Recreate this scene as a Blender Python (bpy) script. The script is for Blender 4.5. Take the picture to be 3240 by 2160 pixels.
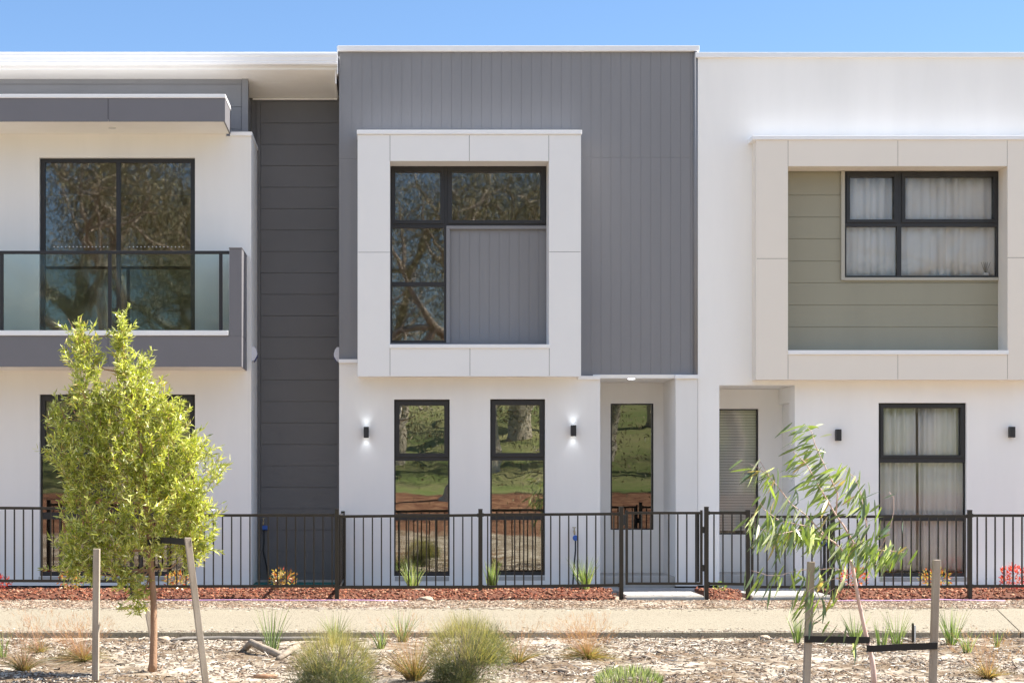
import bpy, math, random
import numpy as np
from mathutils import Vector, Matrix
for o in list(bpy.data.objects): bpy.data.objects.remove(o, do_unlink=True)
sc = bpy.context.scene
COL = sc.collection
rng = np.random.default_rng(7); random.seed(7)
R = math.radians
# ------------------------------------------------------------------ camera, sky, sun, exposure
CAMD, EYE, F = 22.0, 1.36, 5214.0
cd = bpy.data.cameras.new('camera'); cam = bpy.data.objects.new('camera', cd); COL.objects.link(cam)
cam.location = (0, -CAMD, EYE); cam.rotation_euler = (R(90), 0, 0)
cd.sensor_width = 36; cd.lens = 36*F/3240; cd.shift_x = 380/3240; cd.shift_y = 455/3240; cd.clip_end = 3000
sc.camera = cam
sc.render.resolution_x = 1024; sc.render.resolution_y = 682
SUN_EL, SUN_A = 47.0, 5.5          # elevation; degrees behind the facade plane, sun on the right
w = bpy.data.worlds.new('World'); sc.world = w; w.use_nodes = True
nt = w.node_tree; bgn = nt.nodes['Background']
sky = nt.nodes.new('ShaderNodeTexSky'); sky.sky_type = 'NISHITA'; sky.sun_disc = False
sky.sun_elevation = R(SUN_EL); sky.sun_rotation = R(90-SUN_A)
sky.air_density = 1.0; sky.dust_density = 0.0; sky.ozone_density = 6.0
# soft cloud added in the unseen sky behind camera to lift the shaded facade
wn, wl = nt.nodes, nt.links
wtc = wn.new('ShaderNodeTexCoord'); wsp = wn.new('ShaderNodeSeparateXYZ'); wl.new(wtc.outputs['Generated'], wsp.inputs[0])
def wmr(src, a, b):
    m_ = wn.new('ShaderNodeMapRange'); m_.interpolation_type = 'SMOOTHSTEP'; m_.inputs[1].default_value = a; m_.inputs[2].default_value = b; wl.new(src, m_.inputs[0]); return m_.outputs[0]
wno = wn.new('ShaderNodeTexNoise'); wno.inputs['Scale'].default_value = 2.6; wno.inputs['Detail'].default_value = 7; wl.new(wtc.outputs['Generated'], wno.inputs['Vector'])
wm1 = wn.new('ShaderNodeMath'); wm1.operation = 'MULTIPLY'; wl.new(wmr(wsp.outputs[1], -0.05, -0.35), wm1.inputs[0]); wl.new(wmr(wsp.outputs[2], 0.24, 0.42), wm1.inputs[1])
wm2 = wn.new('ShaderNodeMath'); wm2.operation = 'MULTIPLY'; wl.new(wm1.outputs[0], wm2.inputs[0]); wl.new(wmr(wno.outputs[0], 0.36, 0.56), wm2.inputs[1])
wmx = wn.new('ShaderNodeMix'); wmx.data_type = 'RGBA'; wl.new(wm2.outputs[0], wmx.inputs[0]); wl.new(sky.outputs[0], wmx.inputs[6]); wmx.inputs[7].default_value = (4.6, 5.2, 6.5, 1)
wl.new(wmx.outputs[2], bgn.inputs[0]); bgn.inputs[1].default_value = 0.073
sd = bpy.data.lights.new('sun', 'SUN'); sun = bpy.data.objects.new('sun', sd); COL.objects.link(sun)
sd.energy = 5.0; sd.angle = R(0.5); sd.color = (1.0, 0.94, 0.84)
ea, aa = R(SUN_EL), R(SUN_A)
sv = Vector((math.cos(ea)*math.cos(aa), math.cos(ea)*math.sin(aa), math.sin(ea)))
sun.rotation_euler = sv.to_track_quat('Z', 'Y').to_euler(); sun.location = (10, 5, 20)
sc.view_settings.view_transform = 'Standard'; sc.view_settings.look = 'None'
sc.view_settings.exposure = 1.43; sc.view_settings.gamma = 1
sc.view_settings.use_curve_mapping = False
# ------------------------------------------------------------------ measuring helpers (photo measurements -> metres on a plane of depth y)
def X(px, y=0.0): return (px-1240.0)*(CAMD+y)/F
def Z(py, y=0.0): return EYE-(py-1535.0)*(CAMD+y)/F
def RC(px0, py0, px1, py1, y=0.0): return (X(px0, y), X(px1, y), Z(py1, y), Z(py0, y))
# ------------------------------------------------------------------ materials
MATS = {}
def mat(name, col, rough=0.6, var=0.0, vscale=3.0, bump=0.0, bscale=60.0, metal=0.0, spec=0.5, tint=False, trans=0.0,
        tcol=None, col2=None, streak=False):
    if name in MATS: return MATS[name]
    m = bpy.data.materials.new(name); m.use_nodes = True; n = m.node_tree; N = n.nodes; L = n.links
    b = N['Principled BSDF']; b.inputs['Roughness'].default_value = rough; b.inputs['Metallic'].default_value = metal
    b.inputs['Specular IOR Level'].default_value = spec
    c = (*col, 1); b.inputs['Base Color'].default_value = c
    src = None
    tc = N.new('ShaderNodeNewGeometry')
    if var > 0 or col2:
        no = N.new('ShaderNodeTexNoise'); no.inputs['Scale'].default_value = vscale; no.inputs['Detail'].default_value = 8
        no.inputs['Roughness'].default_value = 0.62
        if streak:
            mp = N.new('ShaderNodeMapping'); mp.inputs['Scale'].default_value = (1, 1, 0.12)
            L.new(tc.outputs['Position'], mp.inputs[0]); L.new(mp.outputs[0], no.inputs['Vector'])
        else: L.new(tc.outputs['Position'], no.inputs['Vector'])
        mx = N.new('ShaderNodeMix'); mx.data_type = 'RGBA'
        c2 = col2 if col2 else tuple(min(1, v*(1+var)) for v in col); c1 = col if col2 else tuple(v*(1-var) for v in col)
        mx.inputs[6].default_value = (*c1, 1); mx.inputs[7].default_value = (*c2, 1)
        rp = N.new('ShaderNodeMapRange'); rp.inputs[1].default_value = 0.3; rp.inputs[2].default_value = 0.7
        L.new(no.outputs[0], rp.inputs[0]); L.new(rp.outputs[0], mx.inputs[0]); src = mx.outputs[2]
    if tint:
        at = N.new('ShaderNodeAttribute'); at.attribute_name = 'tint'; src = at.outputs[0]
    if src is not None: L.new(src, b.inputs['Base Color'])
    if bump > 0:
        nb = N.new('ShaderNodeTexNoise'); nb.inputs['Scale'].default_value = bscale; nb.inputs['Detail'].default_value = 4
        L.new(tc.outputs['Position'], nb.inputs['Vector'])
        bu = N.new('ShaderNodeBump'); bu.inputs['Strength'].default_value = 0.6; bu.inputs['Distance'].default_value = bump
        L.new(nb.outputs[0], bu.inputs['Height']); L.new(bu.outputs[0], b.inputs['Normal'])
    if trans > 0:
        tr = N.new('ShaderNodeBsdfTranslucent'); ms = N.new('ShaderNodeMixShader'); ms.inputs[0].default_value = trans
        if tcol: tr.inputs[0].default_value = (*tcol, 1)
        if src is not None and not tcol:
            g = N.new('ShaderNodeMix'); g.data_type = 'RGBA'; g.blend_type = 'MULTIPLY'; g.inputs[0].default_value = 1
            g.inputs[7].default_value = (1.9, 2.1, 0.7, 1); g.clamp_result = False
            L.new(src, g.inputs[6]); L.new(g.outputs[2], tr.inputs[0])
        L.new(b.outputs[0], ms.inputs[1]); L.new(tr.outputs[0], ms.inputs[2]); L.new(ms.outputs[0], N['Material Output'].inputs[0])
    MATS[name] = m; return m
def glass_mat(name, refl=0.2, tintc=(0.8, 0.85, 0.82), wob=0.0015, wscale=2.2, rc=(0.98, 0.98, 0.92), gr=0.0):
    m = bpy.data.materials.new(name); m.use_nodes = True; n = m.node_tree; N = n.nodes; L = n.links
    N.remove(N['Principled BSDF'])
    t = N.new('ShaderNodeBsdfTransparent'); t.inputs[0].default_value = (*tintc, 1)
    g = N.new('ShaderNodeBsdfGlossy'); g.inputs['Roughness'].default_value = gr; g.inputs[0].default_value = (*rc, 1)
    fr = N.new('ShaderNodeFresnel'); fr.inputs[0].default_value = 1.5
    ad = N.new('ShaderNodeMath'); ad.operation = 'ADD'; ad.inputs[1].default_value = refl-0.04; ad.use_clamp = True
    ms = N.new('ShaderNodeMixShader'); tc = N.new('ShaderNodeNewGeometry')
    if wob > 0:
        no = N.new('ShaderNodeTexNoise'); no.inputs['Scale'].default_value = wscale; no.inputs['Detail'].default_value = 2
        L.new(tc.outputs['Position'], no.inputs['Vector'])
        bu = N.new('ShaderNodeBump'); bu.inputs['Strength'].default_value = 1; bu.inputs['Distance'].default_value = wob
        L.new(no.outputs[0], bu.inputs['Height']); L.new(bu.outputs[0], g.inputs['Normal'])
    L.new(fr.outputs[0], ad.inputs[0]); L.new(ad.outputs[0], ms.inputs[0]); L.new(t.outputs[0], ms.inputs[1]); L.new(g.outputs[0], ms.inputs[2])
    L.new(ms.outputs[0], N['Material Output'].inputs[0]); return m
def emis(name, col, s):
    m = bpy.data.materials.new(name); m.use_nodes = True; b = m.node_tree.nodes['Principled BSDF']
    b.inputs['Emission Color'].default_value = (*col, 1); b.inputs['Emission Strength'].default_value = s; return m
M_render = mat('render_wall', (0.82, 0.805, 0.785), 0.85, var=0.04, vscale=1.3, bump=0.0015, bscale=220, streak=True)
M_renderR = mat('render_wall_bright', (0.93, 0.915, 0.89), 0.85, var=0.04, vscale=1.3, bump=0.0015, bscale=220, streak=True)
M_clad = mat('grey_cladding', (0.225, 0.225, 0.238), 0.55, var=0.05, vscale=1.5, bump=0.0004, bscale=300, streak=True)
M_dark = mat('charcoal_cladding', (0.145, 0.143, 0.147), 0.6, var=0.05, vscale=1.5, bump=0.0004, bscale=300)
M_bpanel = mat('charcoal_panel', (0.17, 0.165, 0.18), 0.5, var=0.03, vscale=2)
M_panel = mat('pale_grey_panel', (0.84, 0.83, 0.82), 0.5, var=0.012, vscale=2, bump=0.0002, bscale=400)
M_beige = mat('beige_panel', (0.82, 0.755, 0.67), 0.5, var=0.012, vscale=2)
M_olive = mat('olive_boards', (0.30, 0.285, 0.215), 0.6, var=0.04, vscale=2, streak=True)
M_olivetrim = mat('olive_trim', (0.42, 0.40, 0.34), 0.5, var=0.02)
M_white = mat('white_metal', (0.88, 0.88, 0.89), 0.4, var=0.02, vscale=4)
M_soffit = mat('soffit_board', (0.88, 0.86, 0.83), 0.7, var=0.02)
M_black = mat('black_aluminium', (0.022, 0.022, 0.024), 0.45, var=0.1, vscale=8)
M_fence = mat('bronze_powdercoat', (0.024, 0.019, 0.014), 0.38, var=0.15, vscale=9)
M_joint = mat('joint_dark', (0.03, 0.03, 0.03), 0.9)  # near-black colour of the joint backing and canopy core
M_room = mat('interior_wall', (0.42, 0.40, 0.37), 0.9, var=0.03)
M_floor = mat('interior_floor', (0.25, 0.20, 0.15), 0.6, var=0.1)
M_glass = glass_mat('window_glass', 0.27, (0.74, 0.74, 0.70), 0.0007, 2.2, gr=.006)
M_glassD = glass_mat('dark_window_glass', 0.2, (0.62, 0.57, 0.50), 0.0008, 1.4, rc=(0.94, 0.92, 0.90), gr=.018)
M_glassC = glass_mat('clear_window_glass', 0.04, (0.98, 0.98, 0.98), 0.0005, 2.2, gr=.03)
M_balglass = glass_mat('balustrade_glass', 0.045, (0.83, 0.89, 0.875), 0.0003, 1.5, rc=(1, .98, .9), gr=.03)
def curtain_mat():
    m = mat('sheer_curtain', (0.90, 0.90, 0.91), 0.9, trans=0.08, tcol=(0.9, 0.9, 0.9)); return m
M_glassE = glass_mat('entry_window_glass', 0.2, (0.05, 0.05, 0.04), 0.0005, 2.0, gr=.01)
M_curtain = curtain_mat()
M_blind = mat('cream_blind', (0.86, 0.84, 0.79), 0.8)
M_conc = mat('concrete_slab', (0.42, 0.41, 0.39), 0.9, var=0.12, vscale=7, bump=0.002, bscale=120)
M_membrane = mat('black_membrane', (0.025, 0.027, 0.032), 0.6)
M_teal = mat('teal_plastic', (0.02, 0.17, 0.16), 0.6)
M_paver = mat('grey_paver', (0.38, 0.37, 0.36), 0.9, var=0.12, vscale=5, bump=0.002, bscale=150)
M_kerb = mat('pale_edging', (0.50, 0.46, 0.40), 0.9, var=0.1, vscale=9, bump=0.002, bscale=90)
M_stake = mat('weathered_timber', (0.26, 0.205, 0.155), 0.85, col2=(0.42, 0.36, 0.29), vscale=18, streak=True, bump=0.002, bscale=90)
M_strap = mat('black_webbing', (0.02, 0.017, 0.015), 0.8)
M_bark = mat('brown_bark', (0.24, 0.13, 0.075), 0.9, col2=(0.40, 0.25, 0.16), vscale=30, bump=0.006, bscale=55, streak=True)
M_bark2 = mat('pinkish_bark', (0.50, 0.30, 0.24), 0.6, col2=(0.72, 0.56, 0.50), vscale=25, bump=0.002, bscale=60, streak=True)
M_leaf = mat('leaf', (0.1, 0.2, 0.05), 0.33, tint=True, trans=0.30, spec=0.9)
M_grass = mat('blade', (0.1, 0.2, 0.05), 0.55, tint=True, trans=0.35)
M_chip = mat('wood_chip', (0.3, 0.2, 0.1), 0.9, tint=True)
M_pvc = mat('lilac_pipe', (0.50, 0.30, 0.50), 0.5)
M_greypipe = mat('grey_pipe', (0.20, 0.18, 0.16), 0.6, var=0.3, vscale=15)
M_brass = mat('brass', (0.45, 0.36, 0.22), 0.35, metal=0.8)
M_blue = mat('blue_plastic', (0.03, 0.12, 0.45), 0.4)
M_hose = mat('black_hose', (0.02, 0.025, 0.03), 0.5)
M_siren = mat('siren_plastic', (0.66, 0.66, 0.72), 0.4)
M_navy = mat('navy_lens', (0.02, 0.03, 0.16), 0.3)
M_rock = mat('sandstone', (0.36, 0.26, 0.18), 0.9, col2=(0.5, 0.42, 0.33), vscale=20, bump=0.01, bscale=30)
M_wood = mat('driftwood', (0.22, 0.17, 0.13), 0.9, col2=(0.42, 0.35, 0.28), vscale=20, bump=0.006, bscale=50)
M_lens = emis('lit_lens', (0.9, 0.96, 1.0), 3.0)
M_lensoff = mat('frosted_lens', (0.6, 0.6, 0.6), 0.3)
M_dot = mat('white_dot', (0.7, 0.7, 0.7), 0.5)

def ground_mat():
    m = bpy.data.materials.new('soil_and_grass'); m.use_nodes = True; N = m.node_tree.nodes; L = m.node_tree.links
    b = N['Principled BSDF']; b.inputs['Roughness'].default_value = 0.95; b.inputs['Specular IOR Level'].default_value = 0.1
    geo = N.new('ShaderNodeNewGeometry')
    def noise(s, d=8, r=0.6):
        n = N.new('ShaderNodeTexNoise'); n.inputs['Scale'].default_value = s; n.inputs['Detail'].default_value = d
        n.inputs['Roughness'].default_value = r; L.new(geo.outputs['Position'], n.inputs['Vector']); return n.outputs[0]
    def rng_(s, a, c):
        r = N.new('ShaderNodeMapRange'); r.inputs[1].default_value = a; r.inputs[2].default_value = c; L.new(s, r.inputs[0]); return r.outputs[0]
    def mix(f, a, c):
        x = N.new('ShaderNodeMix'); x.data_type = 'RGBA'; L.new(f, x.inputs[0])
        for i, v in ((6, a), (7, c)):
            if isinstance(v, tuple): x.inputs[i].default_value = (*v, 1)
            else: L.new(v, x.inputs[i])
        return x.outputs[2]
    sandy = mix(rng_(noise(1.7), 0.44, 0.56), (0.17, 0.12, 0.075), (0.50, 0.44, 0.36))
    soil = mix(rng_(noise(9), 0.45, 0.65), sandy, (0.13, 0.095, 0.065))
    soil = mix(rng_(noise(70, 4), 0.52, 0.7), soil, (0.38, 0.32, 0.25))
    grs = mix(rng_(noise(0.12), 0.4, 0.6), (0.13, 0.17, 0.055), (0.22, 0.22, 0.10))
    grs = mix(rng_(noise(1.3), 0.5, 0.75), grs, (0.23, 0.20, 0.12))
    bank = mix(rng_(noise(2.5), 0.4, 0.62), (0.11, 0.045, 0.028), (0.27, 0.15, 0.09))
    sp = N.new('ShaderNodeSeparateXYZ'); L.new(geo.outputs['Position'], sp.inputs[0])
    nn = N.new('ShaderNodeMath'); nn.operation = 'MULTIPLY_ADD'; L.new(noise(0.25), nn.inputs[0]); nn.inputs[1].default_value = 9; L.new(sp.outputs[1], nn.inputs[2])
    far = rng_(nn.outputs[0], -21.0, -22.5); vf = rng_(nn.outputs[0], -43.0, -44)
    c = mix(far, soil, bank); c = mix(vf, c, grs); L.new(c, b.inputs['Base Color'])
    bu = N.new('ShaderNodeBump'); bu.inputs['Distance'].default_value = 0.012; bu.inputs['Strength'].default_value = 0.8
    L.new(noise(38, 8, 0.7), bu.inputs['Height']); L.new(bu.outputs[0], b.inputs['Normal']); return m
def path_mat():
    m = bpy.data.materials.new('exposed_aggregate'); m.use_nodes = True; N = m.node_tree.nodes; L = m.node_tree.links
    b = N['Principled BSDF']; b.inputs['Roughness'].default_value = 0.9; geo = N.new('ShaderNodeNewGeometry')
    v = N.new('ShaderNodeTexVoronoi'); v.inputs['Scale'].default_value = 75; L.new(geo.outputs['Position'], v.inputs['Vector'])
    cr = N.new('ShaderNodeValToRGB'); L.new(v.outputs['Color'], cr.inputs[0])
    e = cr.color_ramp.elements; e[0].position = 0.0; e[0].color = (0.09, 0.07, 0.05, 1); e[1].position = 1; e[1].color = (0.31, 0.275, 0.21, 1)
    k = cr.color_ramp.elements.new(0.30); k.color = (0.26, 0.225, 0.165, 1)
    no = N.new('ShaderNodeTexNoise'); no.inputs['Scale'].default_value = 1.2; no.inputs['Detail'].default_value = 6; L.new(geo.outputs['Position'], no.inputs['Vector'])
    mx = N.new('ShaderNodeMix'); mx.data_type = 'RGBA'; mx.blend_type = 'MULTIPLY'; mx.inputs[0].default_value = 0.35
    L.new(cr.outputs[0], mx.inputs[6]); L.new(no.outputs[0], mx.inputs[7]); 
    mr = N.new('ShaderNodeMapRange'); mr.inputs[3].default_value = 0.75; mr.inputs[4].default_value = 1.25; L.new(no.outputs[0], mr.inputs[0])
    L.new(mr.outputs[0], mx.inputs[7]); L.new(mx.outputs[2], b.inputs['Base Color'])
    bu = N.new('ShaderNodeBump'); bu.inputs['Distance'].default_value = 0.004; L.new(v.outputs[0], bu.inputs['Height']); L.new(bu.outputs[0], b.inputs['Normal'])
    return m
# ------------------------------------------------------------------ object helpers
WO = {}
def finish(o, origin, parent):
    WO[o.name] = Vector(origin); COL.objects.link(o)
    if parent is not None:
        o.parent = parent; o.location = Vector(origin)-WO[parent.name]
    else: o.location = origin
def tag(o, label=None, cat=None, group=None, kind=None):
    if label: o['label'] = label
    if cat: o['category'] = cat
    if group: o['group'] = group
    if kind: o['kind'] = kind
    return o
def thing(name, label, cat, loc, group=None):
    o = bpy.data.objects.new(name, None); o.empty_display_size = 0.2; finish(o, loc, None); return tag(o, label, cat, group)
def mesh_obj(name, V, Fc, m, parent=None, tintv=None, smooth=False, label=None):
    V = np.asarray(V, dtype=np.float64).reshape(-1, 3)
    org = Vector(((V[:, 0].min()+V[:, 0].max())/2, (V[:, 1].min()+V[:, 1].max())/2, V[:, 2].min()))
    V = V-np.array(org)
    me = bpy.data.meshes.new(name)
    if isinstance(Fc, np.ndarray):
        nf, k = Fc.shape
        me.vertices.add(len(V)); me.vertices.foreach_set('co', V.ravel())
        me.loops.add(nf*k); me.loops.foreach_set('vertex_index', Fc.ravel().astype(np.int32))
        me.polygons.add(nf); me.polygons.foreach_set('loop_start', np.arange(0, nf*k, k, dtype=np.int32))
        me.update(calc_edges=True)
    else:
        me.from_pydata([tuple(v) for v in V], [], Fc); me.update()
    if smooth: me.polygons.foreach_set('use_smooth', [True]*len(me.polygons))
    if tintv is not None:
        a = me.color_attributes.new('tint', 'FLOAT_COLOR', 'POINT')
        t = np.concatenate([np.asarray(tintv), np.ones((len(V), 1))], 1); a.data.foreach_set('color', t.ravel())
    me.materials.append(m)
    o = bpy.data.objects.new(name, me); finish(o, org, parent)
    if label: o['label'] = label
    return o
class MB:
    def __init__(s): s.v = []; s.f = []; s.sm = False
    def poly(s, pts): n = len(s.v); s.v += [tuple(p) for p in pts]; s.f.append(list(range(n, n+len(pts))))
    def hexa(s, p):   # 8 points: bottom ring 0-3, top ring 4-7
        n = len(s.v); s.v += [tuple(q) for q in p]
        for q in ((3, 2, 1, 0), (4, 5, 6, 7), (0, 1, 5, 4), (1, 2, 6, 5), (2, 3, 7, 6), (3, 0, 4, 7)): s.f.append([n+i for i in q])
    def box(s, x0, x1, y0, y1, z0, z1):
        s.hexa([(x0, y0, z0), (x1, y0, z0), (x1, y1, z0), (x0, y1, z0), (x0, y0, z1), (x1, y0, z1), (x1, y1, z1), (x0, y1, z1)]); return s
    def tube(s, pts, rad, seg=8, caps=True):
        pts = [Vector(p) for p in pts]
        if not hasattr(rad, '__len__'): rad = [rad]*len(pts)
        rings = []; up = None
        for i, p in enumerate(pts):
            t = (pts[min(i+1, len(pts)-1)]-pts[max(i-1, 0)]).normalized()
            if up is None: up = Vector((0, 0, 1)) if abs(t.z) < 0.9 else Vector((1, 0, 0))
            a = t.cross(up).normalized(); b = a.cross(t).normalized(); up = b
            n = len(s.v)
            for k in range(seg):
                th = 2*math.pi*k/seg; q = p+(a*math.cos(th)+b*math.sin(th))*rad[i]; s.v.append(tuple(q))
            rings.append(n)
        for i in range(len(rings)-1):
            for k in range(seg):
                k2 = (k+1) % seg; s.f.append([rings[i]+k, rings[i]+k2, rings[i+1]+k2, rings[i+1]+k])
        if caps: s.f.append([rings[0]+k for k in range(seg)][::-1]); s.f.append([rings[-1]+k for k in range(seg)])
        return s
    def grid(s, x0, x1, z0, z1, yf, th, holes=()):
        """wall slab in the xz plane, front at yf, back at yf+th, rectangular holes cut right through"""
        hs = [(max(a, x0), min(b, x1), max(c, z0), min(d, z1)) for a, b, c, d in holes]
        hs = [h for h in hs if h[1]-h[0] > 1e-5 and h[3]-h[2] > 1e-5]
        xs = sorted(set([x0, x1]+[v for h in hs for v in h[:2]])); zs = sorted(set([z0, z1]+[v for h in hs for v in h[2:]]))
        def ded(l):
            r = [l[0]]
            for v in l[1:]:
                if v-r[-1] > 1e-5: r.append(v)
            return r
        xs = ded(xs); zs = ded(zs); nx, nz = len(xs)-1, len(zs)-1
        cx = np.array([(xs[i]+xs[i+1])/2 for i in range(nx)]); cz = np.array([(zs[j]+zs[j+1])/2 for j in range(nz)])
        S = np.ones((nx, nz), bool)
        for a, b, c, d in hs: S[np.ix_((cx > a) & (cx < b), (cz > c) & (cz < d))] = False
        idx = {}
        def vid(i, j, k):
            q = (i, j, k)
            if q not in idx: idx[q] = len(s.v); s.v.append((xs[i], yf+th*k, zs[j]))
            return idx[q]
        for i in range(nx):
            for j in range(nz):
                if not S[i, j]: continue
                s.f.append([vid(i, j, 0), vid(i+1, j, 0), vid(i+1, j+1, 0), vid(i, j+1, 0)])
                s.f.append([vid(i, j+1, 1), vid(i+1, j+1, 1), vid(i+1, j, 1), vid(i, j, 1)])
                if i == 0 or not S[i-1, j]: s.f.append([vid(i, j, 1), vid(i, j, 0), vid(i, j+1, 0), vid(i, j+1, 1)])
                if i == nx-1 or not S[i+1, j]: s.f.append([vid(i+1, j, 0), vid(i+1, j, 1), vid(i+1, j+1, 1), vid(i+1, j+1, 0)])
                if j == 0 or not S[i, j-1]: s.f.append([vid(i, j, 1), vid(i+1, j, 1), vid(i+1, j, 0), vid(i, j, 0)])
                if j == nz-1 or not S[i, j+1]: s.f.append([vid(i, j+1, 0), vid(i+1, j+1, 0), vid(i+1, j+1, 1), vid(i, j+1, 1)])
        return s
    def build(s, name, m, parent=None, label=None, smooth=False, bevel=0.0):
        o = mesh_obj(name, s.v, s.f, m, parent, label=label, smooth=smooth)
        if bevel > 0:
            b = o.modifiers.new('bevel', 'BEVEL'); b.width = bevel; b.segments = 2; b.limit_method = 'ANGLE'
        return o
def Bx(*a): return MB().box(*a)
# ------------------------------------------------------------------ terrain
def smooth01(t): t = np.clip(t, 0, 1); return t*t*(3-2*t)
def wav(x, y, k=1.0):
    return (np.sin(x*2.1*k+1.3)*np.cos(y*2.7*k+.4)+.6*np.sin(x*5.3*k+y*3.9*k)+.4*np.cos(x*9.7*k-y*8.1*k+2)+.25*np.sin(x*17*k+y*21*k))/2.25
def gz(x, y):
    x = np.asarray(x, float); y = np.asarray(y, float)
    back = -0.05
    verge = -0.045+0.012*wav(x, y)
    bed = -0.16+0*x
    fore = -0.14-0.012*np.clip(-6-y, 0, 6)+0.024*wav(x*.7, y*.7)*smooth01((-5.85-y)/.4)
    z = np.where(y > -1.6, back, verge)
    z = np.where((y <= -3.1) & (y > -5.76), bed, z)
    z = np.where(y <= -5.76, fore, z)
    hill = np.where(y < -24, -0.1+1.1*smooth01((-24-y)/20)+13*smooth01((-44-y)/120)*(1+.12*np.sin(x*.05)), -0.2)
    t = smooth01((-12-y)/6)
    z = np.where(y < -12, z*(1-t)+np.where(y < -24, hill, -0.1)*t, z)
    return z
xs = np.concatenate([np.linspace(-420, -12, 30)[:-1], np.arange(-12, 15, .09), np.linspace(15, 420, 30)])
ys = np.concatenate([np.linspace(-420, -60, 28)[:-1], np.linspace(-60, -14, 60)[:-1], np.arange(-14, -5.8, .07), [-5.762, -5.758, -3.102, -3.098], np.arange(-3.05, -1.0, .07), [0, 5, 20, 80, 300]])
GX, GY = np.meshgrid(xs, ys, indexing='ij'); GZ = gz(GX, GY)
V = np.stack([GX, GY, GZ], -1).reshape(-1, 3); nx, ny = len(xs), len(ys)
I = (np.arange(nx-1)[:, None]*ny+np.arange(ny-1)[None]).ravel()
FF = np.stack([I, I+ny, I+ny+1, I+1], 1)
tag(mesh_obj('ground', V, FF, ground_mat(), smooth=True), kind='structure')
M_path = path_mat()
# footpath slab with sawn joints
p = MB()
def pathz(y): return -0.05-0.035*(-3.1-y)/2.65
pe = [(-30, -30), (-5.2, -5.2), (6.2, 6.93), (12, 12.7), (30, 30)]      # (near x, far x) of each sawn joint
for (a, a2), (b, b2) in zip(pe[:-1], pe[1:]):
    a += .004; b -= .004; a2 += .004; b2 -= .004
    p.hexa([(a, -5.75, -.2), (b, -5.75, -.2), (b2, -3.1, -.2), (a2, -3.1, -.2), (a, -5.75, pathz(-5.75)), (b, -5.75, pathz(-5.75)), (b2, -3.1, pathz(-3.1)), (a2, -3.1, pathz(-3.1))])
tag(p.build('footpath', M_path, bevel=.006), kind='structure')
# mulch beds
M_bed = mat('red_bark_base', (0.08, 0.03, 0.017), 0.95, col2=(0.18, 0.065, 0.035), vscale=45, bump=0.012, bscale=45)
BEDS = [(-9.5, X(1958, -1.7)), (X(2238, -1.7), X(2362, -1.7)), (X(2640, -1.7), 11.0)]
def bedz(x, y):
    t = (-y-0.62)/1.22
    return 0.035*smooth01(t/.2)-0.085*smooth01((t-.62+.09*wav(x*.6, 0*y))/.33)+0.012*wav(x, y, 1.5)
for i, (a, b) in enumerate(BEDS):
    bx = np.linspace(a, b, max(12, int((b-a)/.06))); by = np.linspace(-1.90, -.62, 28)
    A, B_ = np.meshgrid(bx, by, indexing='ij'); Cz = bedz(A, B_)
    Cz = np.where((B_ < -1.86) | (B_ > -.64), -.07, Cz)
    if i != 1 or True:
        Cz = np.where((np.abs(A-a) < .001) | (np.abs(A-b) < .001), -.07, Cz)
    n2 = len(by); I = (np.arange(len(bx)-1)[:, None]*n2+np.arange(n2-1)[None]).ravel()
    tag(mesh_obj('mulch_bed', np.stack([A, B_, Cz], -1).reshape(-1, 3), np.stack([I, I+n2, I+n2+1, I+1], 1), M_bed, smooth=True), kind='structure')
# paving
pv = MB(); random.seed(3)
def pave(x0, x1, y0, y1, z, lx=.23, ly=.115):
    r = 0; y = y1
    while y > y0+.02:
        x = x0-(lx/2 if r % 2 else 0)
        while x < x1-.01:
            a, b = max(x, x0), min(x+lx, x1)
            dz = random.uniform(-.0015, .0015)
            if b-a > .02: pv.box(a+.003, b-.003, max(y-ly, y0)+.003, y-.003, -.06, z+dz)
            x += lx
        y -= ly; r += 1
pave(-9, 11, -.62, -.085, 0.0)
ex0, ex1 = X(1981, -1.5), X(2222, -1.5)
pave(ex0, ex1, -1.58, -.63, -.004)
gx0, gx1 = X(2376, -1.5), X(2628, -1.5)
pave(gx0, gx1, -1.58, -.63, -.004)
tag(pv.build('paving', M_paver), kind='structure')
k = MB(); k.box(ex0-.03, ex1+.02, -1.72, -1.585, -.09, -.012); k.box(gx0-.02, gx1, -1.72, -1.585, -.09, -.012)
k.box(ex0-.01, ex1, -1.86, -1.725, -.12, -.05); k.box(gx0-.02, gx1, -1.80, -1.725, -.12, -.046)
tag(k.build('paving_edge', M_kerb, bevel=.008), kind='structure')
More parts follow.
